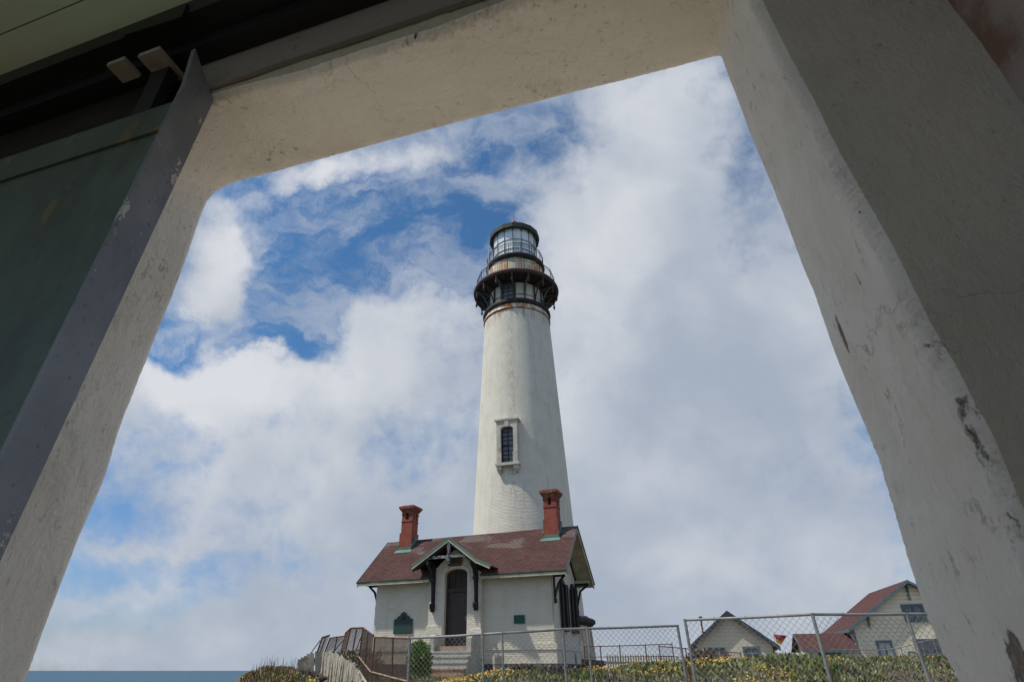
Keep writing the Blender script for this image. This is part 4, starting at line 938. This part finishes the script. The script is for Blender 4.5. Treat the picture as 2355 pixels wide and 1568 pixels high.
# ================================================================== cottages at the right
def gable_house(name, O, ang, label, wl, wr, apex, zeave, el, er, depth, wmat, rmat, tmat, over=.45, gz=-.5, cat='house', bb=.20):
    Hh = empty(name, (O[0], O[1], 0), -ang, label=label, cat=cat)
    slL = (apex - zeave) / -el; slR = (apex - zeave) / er
    mb = MB(); mb.poly([(wl, 0, gz), (wr, 0, gz), (wr, 0, apex - wr * slR - .12), (0, 0, apex - .12), (wl, 0, apex + wl * slL - .12)], (0, depth, 0)); mb.build('wall', wmat, Hh)
    mb = MB(); t = .10
    for u, s in ((el, 1), (er, -1)): mb.poly([(0, -over, apex), (u, -over, zeave), (u, -over, zeave - t), (0, -over, apex - t)], (0, depth + 2 * over, 0))
    rf = mb.build('roof', rmat, Hh)
    mb = MB()
    for u in (el, er):
        mb.poly([(0, -over - .03, apex + .02), (u * 1.01, -over - .03, zeave + .02), (u * 1.01, -over - .03, zeave - bb), (0, -over - .03, apex - bb)], (0, .028, 0))
    mb.build('bargeboard', tmat, Hh)
    for u, a in ((el, -.03), (er, .0)): mb = MB(); mb.box(u + a, u + a + .03, -over, depth + over, zeave - .18, zeave - .0); mb.build('eave_board', tmat, Hh)
    for u in (wl, wr): mb = MB(); mb.box(u - .02 if u < 0 else u - .10, u + .10 if u < 0 else u + .02, -.03, -.002, gz, apex - abs(u) * (slL if u < 0 else slR) - .2); mb.build('corner_board', tmat, Hh)
    return Hh, rf
def window(Hh, u0, u1, z0, z1, tmat, fr=.12, cols=2, rows=2, curtain=False, mull=False):
    A = Vector((1, 0, 0)); Nn = Vector((0, -1, 0)); B0 = Vector((0, 0, 0))
    wf = onface(B0, A, Nn, [(u0, u0 + fr, z0, z1, -.02, .06), (u1 - fr, u1, z0, z1, -.02, .06), (u0 + fr, u1 - fr, z1 - fr, z1, -.02, .06), (u0 + fr, u1 - fr, z0, z0 + fr * .8, -.02, .06)] + ([((u0 + u1) / 2 - fr / 2, (u0 + u1) / 2 + fr / 2, z0 + fr * .8, z1 - fr, -.02, .05)] if mull else []), tmat, 'window', Hh)
    onface(B0, A, Nn, [(u0 + fr, u1 - fr, z0 + fr * .8, z1 - fr, .002, .010)], M_darkpane, 'pane', wf)
    a, b, c_, d = u0 + fr, u1 - fr, z0 + fr * .8, z1 - fr
    bars = [(a + (b - a) * i / cols - .012, a + (b - a) * i / cols + .012, c_, d, .010, .03) for i in range(1, cols)] + [(a, b, c_ + (d - c_) * i / rows - .012, c_ + (d - c_) * i / rows + .012, .011, .032) for i in range(1, rows)]
    if bars: onface(B0, A, Nn, bars, M_curtain, 'muntins', wf)
    if curtain:
        mb = MB(); m_ = (a + b) / 2
        for s in (-1, 1):
            e_ = a if s < 0 else b
            mb.poly([(e_, -.012, d), (m_, -.012, d), (m_ + s * (b - a) * .12, -.012, (c_ + d) / 2 + .2), (e_ - s * .10, -.012, c_ + .5), (e_, -.012, c_ + .4)], (0, -.006, 0))
        mb.build('curtain', M_curtain, wf)
    return wf
X, Y, Z = ray(*cs(1490, 272)); O1 = (X / Y * 52, 52)
CT, rf = gable_house('cottage', O1, R(20), 'small beige cottage with dark slate gable roof and two square windows behind the fence', -2.9, 2.95, 4.27, 1.66, -3.45, 3.38, 7, M_beige, M_slate, M_slatetrim, bb=.36)
window(CT, -1.94, -.64, .3, 1.62, M_blue, .17, 2, 3); window(CT, .64, 1.92, .35, 1.68, M_blue, .17, 2, 3)
mb = MB(); mb.tube([(-2.2, 2, 1.8), (-2.2, 2, 3.85)], .07, 10); 
sp__ = mb.build('stovepipe', M_rustp, rf)
mb = MB(); mb.lathe([(.09, 3.85), (.15, 3.87), (.15, 4.03), (.16, 4.05), (.02, 4.12)], 12, c=(-2.2, 2)); mb.build('pipe_cap', M_galv, rf)
X, Y, Z = ray(*c5(1097, 195)); O2 = (X / Y * 46, 46)
YH, rf2 = gable_house('house', O2, R(14), 'large pale yellow clapboard house with red roof and blue trim at the right', -4.5, 4.5, 5.85, 2.62, -4.85, 4.85, 7.7, M_yellow, M_shingle2, M_blue, .5)
window(YH, -.82, .64, 3.05, 4.25, M_blue, .16, 6, 4, mull=True); window(YH, -3.22, -2.16, -.3, 1.9, M_blue, .16, 1, 2, True)
o = onface(Vector((0, 0, 0)), Vector((1, 0, 0)), Vector((0, -1, 0)), [(-.33, .15, 4.4, 5.0, .0, .05)], M_yellow, 'gable_vent', YH)
onface(Vector((0, 0, 0)), Vector((1, 0, 0)), Vector((0, -1, 0)), [(-.22, .04, 4.5 + i * .055, 4.53 + i * .055, .051, .06) for i in range(8)], M_doorbrown, 'slats', o)
mb = MB(); mb.box(-.78, .80, -.08, 0, -.5, 1.97); fr_ = mb.build('doorway', M_blue, YH)
mb = MB(); mb.box(-.62, .64, -.10, -.081, -.5, 1.85); mb.build('glazed_panels', M_darkpane, fr_)
mb = MB(); mb.box(-.62, .64, -.12, -.101, 1.28, 1.40); mb.box(-.05, .30, -.125, -.101, -.5, 1.28); mb.build('rails', M_blue, fr_)
mb = MB()
for z in (1.0, .55): mb.box(.82, 4.4, -.04, 0, z, z + .09)
mb.box(-1.35, -1.25, -.04, 0, -.4, 1.2); mb.box(-1.25, -.8, -.04, 0, 1.1, 1.2); mb.build('trim_boards', M_blue, YH)
for u in (-3.3, -.05, 3.3):
    mb = MB(); zt = 5.75 - abs(u) * .666; mb.bar((u, -.02, zt - .75), (u, -.45, zt - .15), .08, .10); mb.bar((u, -.05, zt - .8), (u, -.05, zt - .1), .08, .08); mb.build('knee_brace', M_blue, YH)
WG = empty('outbuilding', (O2[0], O2[1], 0), -R(14), label='low red roofed wing with cream walls left of the large yellow house', cat='house')
mb = MB(); mb.poly([(-7.95, -.35, -.5), (-7.95, 2.6, -.5), (-7.95, 2.6, 1.5), (-7.95, 1.2, 2.3), (-7.95, -.35, 1.3)], (3.4, 0, 0)); mb.build('wall', M_yellow, WG)
mb = MB(); 
for v0, z0 in ((-.8, 1.3), (3.2, 1.3)): mb.poly([(-8.4, 1.2, 2.45), (-8.4, v0, z0), (-8.4, v0, z0 - .08), (-8.4, 1.2, 2.37)], (3.8, 0, 0))
mb.build('roof', M_shingle2, WG)
mb = MB(); mb.box(-8.42, -4.6, -.84, -.81, 1.14, 1.3); mb.poly([(-8.43, 1.2, 2.47), (-8.43, -.84, 1.32), (-8.43, -.84, 1.14), (-8.43, 1.2, 2.28)], (.028, 0, 0)); mb.build('eave_board', M_blue, WG)
window_parent = empty('window'); window_parent.parent = WG; window_parent.location = (0, -.36, 0)
window(window_parent, -7.3, -5.8, .2, 1.2, M_blue, .12, 4, 1)
for o in list(window_parent.children): o.name = 'frame'
# kite-like flag
FG = empty('flag', (at(1770, 1530, 47).x, 47, .4), 0, label='small red, yellow and purple banner flying beside the cottage eave', cat='flag'); O = Vector(FG.location)
f_ = [Vector(at(*cs(*p), 47)) - O for p in ((2045, 545), (2200, 560), (2125, 665), (2080, 650))]
mb = MB(); mb.tube([Vector(at(*cs(2045, 525), 47)) - O, Vector(at(*cs(2052, 700), 47)) - O + Vector((0, 0, -.6))], .018, 6); mb.build('pole', M_rustp, FG)
Mr = Mt('red_cloth', (.45, .04, .06), .8).m; My = Mt('yellow_cloth', (.75, .45, .03), .8).m; Mp = Mt('purple_cloth', (.25, .06, .40), .8).m; Mo = Mt('orange_cloth', (.65, .16, .03), .8).m
def fq(pts, mat, name='panel'):
    mb = MB(); mb.poly([Vector((p.x, p.y + .06 * math.sin(p.x * 9 + p.z * 6), p.z)) for p in pts], (0, .006, 0)); mb.build(name, mat, FG)
a, b, c_, d = f_; m1 = a.lerp(b, .6); m2 = d.lerp(c_, .5); m3 = a.lerp(d, .5); ctr = (a + b + c_ + d) / 4
fq([a, m1, ctr, m3], Mr, 'cloth'); fq([m3, ctr, m2, d], My, 'cloth'); fq([m1, b, b.lerp(c_, .5), ctr], Mr, 'cloth'); fq([ctr, b.lerp(c_, .5), c_, m2], Mo, 'cloth'); fq([b, b + Vector((.05, 0, .02)), c_ + Vector((.06, 0, 0)), c_], Mp, 'border')

# ================================================================== vegetation
def leaf_mesh(name, P, S_, Nrm, mats, mi, parent=None, wd=.35):
    """many little pointed leaves: base points P, length S_, direction Nrm"""
    n = len(P); side = np.cross(Nrm, rng.normal(size=(n, 3))); side /= np.linalg.norm(side, axis=1)[:, None] + 1e-9
    S_ = S_[:, None]
    a = P - side * S_ * wd * .25; b = P + side * S_ * wd * .25; m = P + Nrm * S_ * .5
    c_ = m + side * S_ * wd * .5; d = m - side * S_ * wd * .5; tip = P + Nrm * S_
    vs = np.stack([a, b, c_, tip, d], 1).reshape(-1, 3); i = np.arange(n) * 5
    me = bpy.data.meshes.new(name); me.vertices.add(n * 5); me.vertices.foreach_set('co', vs.ravel())
    me.loops.add(n * 5); me.loops.foreach_set('vertex_index', np.arange(n * 5)); me.polygons.add(n)
    me.polygons.foreach_set('loop_start', i); me.polygons.foreach_set('loop_total', np.full(n, 5)); 
    for m_ in mats: me.materials.append(m_)
    me.polygons.foreach_set('material_index', mi); me.update(calc_edges=True); me.validate()
    o = bpy.data.objects.new(name, me); COL.objects.link(o)
    if parent: o.parent = parent
    return o
def leafmat(name, col):
    m = Mt(name, col, .6, spec=.3); m.var(.3, 2.5); m.b.inputs['Subsurface Weight'].default_value = 0
    return m.m
LM = [leafmat('leaf_' + n_, c) for n_, c in dict(green=(.155, .225, .06), olive=(.24, .25, .07), dark=(.095, .12, .045), reddish=(.25, .13, .07), straw=(.36, .30, .18), greygreen=(.21, .235, .13), pale=(.30, .31, .14), brown=(.16, .105, .08), twig=(.23, .19, .17)).items()]
MFY = [Mt('petal_yellow', (.62, .36, .02), .6).m, Mt('petal_gold', (.50, .24, .012), .6).m, Mt('petal_pale', (.55, .42, .08), .6).m]
def vnoise(x, y, s, o=0): return np.array([noise.noise(Vector((a * s + o, b * s, o))) for a, b in zip(x, y)])
def scatter(n, y0, y1, a0, a1, pw=1.0):
    y = y0 + (y1 - y0) * rng.random(n) ** pw; a = a0 + (a1 - a0) * rng.random(n); x = a * y
    return x, y, a
def not_house(x, y):
    u = (x - HX) * ch - (y - HY) * sh; v = (x - HX) * sh + (y - HY) * ch
    return ~((u > -5.2) & (u < 5.0) & (v > -.1)) & ~((u > -1.7) & (u < 1.1) & (v > -3.1)) & ~(np.hypot(x - TX, y - TY) < 5)
def clump_cover(name, n, y0, y1, a0, a1, hmin, hmax, per, pal, kindlabel):
    x, y, a = scatter(n, y0, y1, a0, a1); k = not_house(x, y); x, y, a = x[k], y[k], a[k]
    z = hgt(x, y)
    n1 = vnoise(x, y, .55, 3.1); n2 = vnoise(x, y, 1.7, 8.2)
    X_ = np.repeat(x, per) + rng.normal(size=len(x) * per) * .07; Y_ = np.repeat(y, per) + rng.normal(size=len(x) * per) * .07; Z_ = np.repeat(z + n2 * .05, per) - .03 + rng.random(len(x) * per) * .05
    D = rng.normal(size=(len(X_), 3)) * .55; D[:, 2] = np.abs(D[:, 2]) + .7; D /= np.linalg.norm(D, axis=1)[:, None]
    S_ = rng.uniform(hmin, hmax, len(X_)) * (1 + .5 * np.repeat(n1, per))
    mi = pal(np.repeat(n1, per), np.repeat(n2, per), np.repeat(a, per), rng.random(len(X_)))
    o = leaf_mesh(name, np.stack([X_, Y_, Z_], 1), S_, D, LM, mi)
    return tag(o, kindlabel, name.replace('_', ' '), kind='stuff')
def pal_right(n1, n2, a, r):
    m = np.where(n1 > .12, 0, np.where(n1 > -.12, 1, 5)); m = np.where(r < .18, 2, m); m = np.where((r > .18) & (r < .26), 3, m); m = np.where((r > .26) & (r < .30), 4, m)
    m = np.where((n2 < -.28) & (r > .4), 8, m); m = np.where((n2 > .3) & (r > .5), 6, m); m = np.where((r > .9), 6, m); return m.astype(int)
def pal_left(n1, n2, a, r):
    m = np.where(n1 > .1, 3, np.where(n1 > -.15, 8, 7)); m = np.where(r < .25, 1, m); m = np.where((r > .25) & (r < .4), 4, m); m = np.where((r > .4) & (r < .5), 0, m); m = np.where(r > .93, 7, m); return m.astype(int)
clump_cover('ground_cover', 26000, 11.2, 25, -.05, .80, .05, .13, 5, pal_right, 'low green and reddish ice plant covering the slope behind the fence')
clump_cover('ground_cover', 7000, 10.5, 26, -.24, -.05, .05, .11, 5, pal_right, 'low olive groundcover in front of the house steps')
clump_cover('ground_cover', 14000, 10.5, 26, -.385, -.20, .03, .09, 5, pal_left, 'dry reddish brown scrub covering the cliff top mound at the left')
clump_cover('ground_cover', 5000, 25, 50, .12, .8, .08, .2, 4, pal_right, 'dark low plants along the crest before the cottages')
# yellow flowers: small tilted discs
def flowers(name, n, y0, y1, a0, a1, thr, lab, sc_=1.):
    x, y, a = scatter(n, y0, y1, a0, a1); k = not_house(x, y); x, y, a = x[k], y[k], a[k]
    d = vnoise(x, y, .8, 5.5) + .5 * vnoise(x, y, 2.6, 1.5) + rng.random(len(x)) * .25; k = d > thr; x, y = x[k], y[k]
    z = hgt(x, y) + rng.uniform(.06, .15, len(x)); nn = len(x); m = 7
    nr = rng.normal(size=(nn, 3)) * .45; nr[:, 2] = .75; nr[:, 1] -= .35; nr /= np.linalg.norm(nr, axis=1)[:, None]
    s1 = np.cross(nr, [1, 0, 0]); s1 /= np.linalg.norm(s1, axis=1)[:, None]; s2 = np.cross(nr, s1); rad = rng.uniform(.010, .021, nn)[:, None] * sc_
    C0 = np.stack([x, y, z], 1); vs = np.stack([C0 + rad * (s1 * math.cos(t) + s2 * math.sin(t)) * (1 if i % 2 else .85) for i, t in enumerate(np.linspace(0, 2 * math.pi, m + 1)[:-1])], 1).reshape(-1, 3)
    me = bpy.data.meshes.new(name); me.vertices.add(nn * m); me.vertices.foreach_set('co', vs.ravel()); me.loops.add(nn * m); me.loops.foreach_set('vertex_index', np.arange(nn * m))
    me.polygons.add(nn); me.polygons.foreach_set('loop_start', np.arange(nn) * m); me.polygons.foreach_set('loop_total', np.full(nn, m))
    for q in MFY: me.materials.append(q)
    me.polygons.foreach_set('material_index', rng.integers(0, 3, nn)); me.update(calc_edges=True); me.validate()
    o = bpy.data.objects.new(name, me); COL.objects.link(o); tag(o, lab, 'flowers', kind='stuff')
flowers('yellow_flowers', 26000, 11.2, 19, -.12, .80, .60, 'small yellow daisy flowers scattered over the green slope')
flowers('yellow_flowers', 7000, 11.5, 22, -.11, .26, .44, 'dense band of yellow flowers in front of the brick house')
flowers('yellow_flowers', 260, 11.5, 13, -.272, -.235, .2, 'few yellow flowers on the dry mound at the left', 1.2)
# shrubs (things)
def shrub(name, c0, rx, ry, rz, n, mats_i, label, leaf=(.05, .1), cat='shrub', stems=8, up=.4, group=None):
    Sx = empty(name, tuple(c0), 0, label=label, cat=cat, group=group)
    U = rng.normal(size=(n, 3)); U /= np.linalg.norm(U, axis=1)[:, None]; rad = .55 + .45 * rng.random(n) ** .5
    nz = np.array([noise.noise(Vector(u) * 2.2 + Vector(c0)) for u in U]); rad *= 1 + .35 * nz
    Pn = U * rad[:, None] * np.array([rx, ry, rz]) + np.array([0, 0, rz * .9]); Pn[:, 2] = np.maximum(Pn[:, 2], 0)
    D = U + rng.normal(size=(n, 3)) * .6; D[:, 2] += up; D /= np.linalg.norm(D, axis=1)[:, None]
    leaf_mesh('leaves', Pn, rng.uniform(leaf[0], leaf[1], n), D, LM, rng.choice(mats_i, n), Sx, .5)
    mb = MB()
    for i in range(stems):
        t = random.uniform(0, 6.28); q = random.uniform(.3, .8); mb.tube([(0, 0, -.1), (rx * q * .5 * math.cos(t), ry * q * .5 * math.sin(t), rz * .8), (rx * q * math.cos(t), ry * q * math.sin(t), rz * 1.5)], [.02, .014, .005], 5)
    mb.build('stems', LM[8], Sx); return Sx
LM += [leafmat('leaf_bright', (.27, .40, .08)), leafmat('leaf_mid', (.14, .26, .05)), leafmat('dry_grey', (.20, .165, .155)), leafmat('dry_purple', (.145, .105, .11))]
p = at(962, 1560, 27.6); shrub('green_bush', (p.x, 27.6, -.45), .50, .42, .80, 5200, [9, 9, 10, 10, 0], 'bright green leafy bush growing at the left side of the steps', (.07, .13), up=-.1)
k_ = 0
for px, py, Y, rx, rz, mm, lb in [(1630, 1532, 20, .75, .38, [11, 12, 4], 'grey twiggy dry bush under the cottage left window'), (1215, 1556, 15, .5, .16, [12, 11, 7], 'dull purple grey low bush among yellow flowers before the house'),
                             (1285, 1560, 14, .45, .16, [12, 11, 5], 'grey low bush at the foot of the fence post right of the house'), (1800, 1560, 13.5, .42, .13, [2, 7, 12], 'dark low bush among yellow flowers at the right slope'),
                             (700, 1572, 14.5, .42, .16, [11, 12, 7, 4], 'pale dry brush in front of the short grey boards'),
                             (820, 1540, 21.5, .9, .45, [1, 7, 4, 11], 'straggly olive brush inside the rusty enclosure'), (612, 1572, 14, .45, .15, [3, 1, 7, 3], 'reddish ice plant hummock at the cliff edge')]:
    p = at(px, py, Y); shrub('dry_shrub', (p.x, Y, p.z - rz * .7), rx, rx * .7, rz, 2600, mm, lb, (.04, .12), up=.6)
# dry grass stalks at the cliff edge
ST = MB()
for i in range(260):
    a = random.uniform(-.40, -.24); y = random.uniform(13, 17); x = a * y; z = float(hgt(x, y)); h = random.uniform(.08, .34)
    lx = random.uniform(-.06, .06); ST.tube([(x, y, z - .03), (x + lx * .5, y, z + h * .6), (x + lx, y, z + h)], [.005, .004, .002], 3, cap=False)
tag(ST.build('dry_stalks', LM[12 - 1]), 'thin dry grass stalks sticking up from the cliff top mound', 'grass', kind='stuff')
# rusty stake with wire where the two fence runs meet
SK = empty('rusty_stake', tuple(sp3(1590, 1566, -.17) - Vector((0, 0, .9))), 0, label='rusty stake wound with wire in the gap between the two chain link fences', cat='stake')
mb = MB(); mb.tube([(0, 0, 0), (-.012, 0, .93), (-.02, 0, 1.12)], .02, 8); mb.build('stake', M_rustp, SK)
mb = MB(); mb.tube([(.03 * math.cos(t) + t * .006, .03 * math.sin(t), .95 + t * .006) for t in np.linspace(0, 20, 50)], .004, 5); mb.tube([(-.02, 0, 1.1), (-.16, 0, 1.25), (-.2, 0, 1.3)], .006, 5); mb.build('tie_wire', M_rustp, SK)

# ================================================================== foreground: concrete building with the doorway we look through
WA = R(18)
B = empty('signal_building', (0, 0, 0), -WA, label='thick white concrete doorway and grey interior of the building we look out from', cat='building')
outL = [(-1.345, -1.34), (-1.342, -.3), (-1.336, -.02), (-1.337, .09), (-1.325, .27), (-1.310, .41), (-1.318, .52), (-1.312, .64), (-1.305, .77), (-1.293, .92), (-1.287, 1.05), (-1.286, 1.18), (-1.284, 1.26), (-1.278, 1.31), (-1.255, 1.345), (-1.215, 1.360)]
outT = [(-1.17, 1.366), (-1.047, 1.363), (-.768, 1.362), (-.484, 1.360), (-.162, 1.352), (.102, 1.342), (.22, 1.338), (.27, 1.337), (.284, 1.332)]
outR = [(.290, 1.318), (.292, 1.2), (.294, 1.064), (.300, .923), (.305, .809), (.307, .634), (.308, .502), (.312, .40), (.317, .28), (.309, .141), (.309, .051), (.316, -.013), (.318, -.3), (.32, -1.34)]
inL = [(-1.30, -1.34), (-1.29, .5), (-1.275, 1.2), (-1.26, 1.24)]; inT = [(-1.2, 1.31), (-1.017, 1.318), (-.819, 1.300), (-.713, 1.288), (-.602, 1.288), (-.496, 1.289), (-.359, 1.284), (-.252, 1.294), (-.158, 1.300), (.1, 1.30), (.25, 1.30), (.268, 1.295)]
inR = [(.278, 1.27), (.279, 1.076), (.288, .887), (.292, .753), (.293, .684), (.301, .558), (.305, .48), (.309, .389), (.313, .282), (.316, .209), (.314, .149), (.314, .091), (.316, -.3), (.318, -1.34)]
def resample(pl, n):
    pl = np.array(pl, float); d = np.concatenate([[0], np.cumsum(np.linalg.norm(np.diff(pl, axis=0), axis=1))]); t = np.linspace(0, d[-1], n)
    return np.stack([np.interp(t, d, pl[:, 0]), np.interp(t, d, pl[:, 1])], 1)
nLn, nTn, nRn = 330, 360, 640
def full(l, t_, r_):
    def split(pl, n):          # fine sampling above z = -.15, coarse below
        pl = np.array(pl, float); lo = resample(pl, 4000); k = lo[:, 1] > -.15
        a, b = lo[k], lo[~k]; a, b = resample(a, n - 20), resample(b, 20)
        return np.concatenate([b, a]) if pl[0, 1] < pl[-1, 1] else np.concatenate([a, b])
    return np.concatenate([split(l, nLn), resample(t_, nTn), split(r_, nRn)])
OUT, INN = full(outL, outT, outR), full(inL, inT, inR)
ZT = 1.35; off_ = []
for i in range(len(OUT)):
    if i < nLn: off_.append((-1., max(0., (OUT[i][1] + 1.34) / (ZT + 1.34)) ** 3))
    elif i < nLn + nTn: q = (i - nLn) / (nTn - 1); off_.append((-1 + 2 * q, 1.))
    else: off_.append((1., max(0., (OUT[i][1] + 1.34) / (ZT + 1.34)) ** 3))
OFF = np.array(off_)
VO, VI = 1.0, .712
rows = []      # (base 0 outer .. 1 inner, offset, v, noise amplitude)
rows += [(0, 2.2, VO + .016, 0), (0, .5, VO + .016, .004), (0, .08, VO + .016, .004), (0, .02, VO + .016, .004), (0, .006, VO + .011, .004), (0, 0, VO, .004)]
nd = 30
for i in range(1, nd): rows.append((i / nd, 0, VO + (VI - VO) * i / nd, .004 + .003 * (i / nd)))
rows += [(1, 0, VI, .008), (1, .006, VI - .010, .008), (1, .014, VI - .014, .005)]
jr = len(rows)
rows += [(1, o_, VI - .015, .004) for o_ in (.022, .035, .05, .07, .09, .12, .15, .18, .22)]
mb = MB(); n = len(OUT); V = []
for (q, o_, v, amp) in rows:
    for i in range(n):
        b2 = OUT[i] * (1 - q) + INN[i] * q; u, z = b2[0] + OFF[i][0] * o_, b2[1] + OFF[i][1] * o_
        s = Vector((u * 1., v, z)); nn = noise.fractal(s * 6, 1., 2., 5) * .6; n2 = noise.fractal(s * 120 + Vector((5, 5, 5)), .9, 2., 3)
        edge = math.exp(-((v - VI) / .02) ** 2) * (1.0 if i < nLn + nTn else .25)
        eo = math.exp(-((v - VO) / .015) ** 2) * .5
        n3 = max(0., noise.noise(s * 4.5 + Vector((9, 2, 4))) + .15)          # the wear comes and goes along the edge
        du = amp * nn * 1.1 + amp * n2 * (.12 + (edge * 1.4 + eo * .8) * n3 * 1.6) 
        dd = OFF[i] / np.linalg.norm(OFF[i])
        if o_ > .015: V.append((u, v + du * .8, z))
        else: V.append((u + dd[0] * du, v + amp * n2 * .4, z + dd[1] * du))
fs = []; mi = []
for r_ in range(len(rows) - 1):
    for i in range(n - 1): fs.append((r_ * n + i, r_ * n + i + 1, (r_ + 1) * n + i + 1, (r_ + 1) * n + i)); mi.append(0 if r_ < jr - 1 else 1)
mb.add(V, fs, 0, True); mb.m = mi
mb.build('doorway_wall', [M_jamb, M_inwall], B)
# inner wall face right of the doorway: finely wavy plaster
def wall_grid(name, u0, u1, z0, z1, v, nu, nz, mat, amp=.004, axis='v'):
    mb = MB(); V = []
    for j in range(nz + 1):
        for i in range(nu + 1):
            a = u0 + (u1 - u0) * i / nu; z = z0 + (z1 - z0) * j / nz; d = amp * noise.fractal(Vector((a * 6, v * 3, z * 6)), 1., 2., 4)
            V.append((a, v + d, z) if axis == 'v' else (v + d, a, z))
    mb.add(V, [(j * (nu + 1) + i, j * (nu + 1) + i + 1, (j + 1) * (nu + 1) + i + 1, (j + 1) * (nu + 1) + i) for j in range(nz) for i in range(nu)], 0, True)
    return mb.build(name, mat, B)
wall_grid('inner_wall', .44, .75, -1.34, 1.62, VI - .013, 30, 160, M_inwall)
wall_grid('upper_wall', -2.6, .75, 1.44, 1.75, VI - .012, 60, 8, M_inwall)
wall_grid('left_inner_wall', -3.4, -1.44, -1.34, 1.62, VI - .013, 20, 30, M_inwall)
wall_grid('side_wall', -.7, VI - .008, -1.34, 1.75, .535, 160, 120, M_inwall2, .004, 'u')
wall_grid('far_side_wall', -.7, VI - .008, -1.34, 1.75, -3.3, 10, 10, M_inwall, .004, 'u')
mb = MB(); mb.box(-3.4, .75, -2.2, 1.5, -1.5, -1.335); mb.build('floor', M_floor, B)
# ceiling of green boards running along the wall
mb = MB()
for i in range(7):
    v1 = .70 - i * .182; mb.box(-3.4, .75, v1 - .178, v1, 1.70, 1.73)
mb.box(-3.4, .75, -.57, .7, 1.735, 1.76)
mb.build('ceiling_boards', M_ceil, B)
# lintel board, steel track box along the head of the doorway
mb = MB(); mb.box(-2.6, .50, VI - .030, VI - .017, 1.338, 1.46); mb.build('lintel_board', M_lintel, B)
mb = MB(); mb.box(-3.2, .52, .630, VI - .032, 1.452, 1.53); mb.build('track_channel', M_track, B)
mb = MB(); mb.box(-3.2, .52, .568, .629, 1.497, 1.56); mb.build('track_cover', M_track, B)
mb = MB(); mb.poly([(-1.22, .560, 1.49), (-1.02, .560, 1.47), (-1.02, .560, 1.53), (-1.16, .560, 1.535)], (0, .007, 0)); mb.build('splice_plate', M_track, B)
mb = MB(); mb.box(-3.2, -1.06, VI - .030, VI - .018, 1.10, 1.455); mb.build('dark_gap_backing', M_track, B)  # black sheet added over the inner wall, painting the gap above the door dark
# chips and broken plaster patches on the right jamb, slightly proud flat flakes of exposed masonry
def chip(c, ru, rz, axis, mat=M_chip, seed=0):
    mb = MB(); m = 48; pts = []
    for i in range(m):
        t = 2 * math.pi * i / m; k = 1 + .5 * noise.noise(Vector((math.cos(t) * 1.7 + seed, math.sin(t) * 1.7, seed))) + .35 * noise.noise(Vector((math.cos(t) * 6 + seed, math.sin(t) * 6, seed)))
        a, b = ru * k * math.cos(t), rz * k * math.sin(t)
        pts.append((c[0], c[1] + a, c[2] + b) if axis == 'u' else (c[0] + a, c[1], c[2] + b))
    mb.poly(pts, (-.004, 0, 0) if axis == 'u' else (0, -.004, 0)); mb.build('bare_patch', mat, B)
mb = MB(); mb.tube([(.3075, .832, .49), (.3075, .838, .52), (.3075, .822, .535), (.3075, .805, .525), (.3075, .797, .50), (.3075, .796, .48)], .0012, 5); mb.build('hook_mark', M_dwood, B)  # dark hook-shaped mark on the jamb, drawn as a thin tube
mb = MB(); mb.box(-9, 6, 1.02, 6.5, -1.4, -1.27); tag(mb.build('bounce_slab', stone('warm_bounce_surface', (.60, .52, .41), (.46, .39, .30))), kind='structure').rotation_euler = (0, 0, -WA)  # unseen pale slab, added to bounce warm sunlight onto soffit and jambs

# sliding door hanging inside, at the left
SD = empty('sliding_door', (-1.0, .66, -1.3), 0, label='dark green sliding door with worn black steel edge half open at the left', cat='door')
c18, s18 = math.cos(WA), math.sin(WA)
SD.location = (-1.0 * c18 + .66 * s18, 1.0 * s18 + .66 * c18, 0); SD.rotation_euler = (0, 0, -WA)
# local coordinates: x = u+1.0, y = v-.66, z
fr = lambda z: .587 + .036 * (z - .286) - .66          # the whole leaf hangs slightly out of plumb
bk_ = lambda z: .646 + .054 * (z - .15) - .66
def slabz(x0, x1, z0, z1, d0, d1, mat, name):      # d0, d1 measured from the leaning front face
    mb = MB(); mb.poly([(x0, fr(z0) + d0, z0), (x0, fr(z0) + d1, z0), (x0, fr(z1) + d1, z1), (x0, fr(z1) + d0, z1)], (x1 - x0, 0, 0)); return mb.build(name, mat, SD)
slabz(-2.2, -.012, -1.28, 1.20, .008, .05, M_sdoor, 'door_panel')
slabz(-2.2, -.012, 1.10, 1.205, .001, .007, M_sdoor, 'door_rail'); slabz(-2.2, -.012, .30, .37, .001, .007, M_sdoor, 'door_rail')
mb = MB(); mb.poly([(-.011, fr(-1.28), -1.28), (-.011, bk_(-1.28), -1.28), (-.011, bk_(1.31), 1.31), (-.011, fr(1.4) - .015, 1.40), (-.011, fr(1.27), 1.27)], (.013, 0, 0))
mb.build('edge_post', M_dpost, SD)
# hanger blocks
for (u0, u1, v0, v1) in ((-1.262, -1.203, .578, .632), (-1.162, -1.092, .584, .675)):
    mb = MB(); mb.box(u0 + 1, u1 + 1, v0 - .66, v1 - .66, 1.40, 1.415); mb.build('hanger_plate', M_pad, SD)
mb = MB(); mb.box(-.16, -.10, -.03, .0, 1.19, 1.398); mb.build('hanger_strap', M_track, SD)
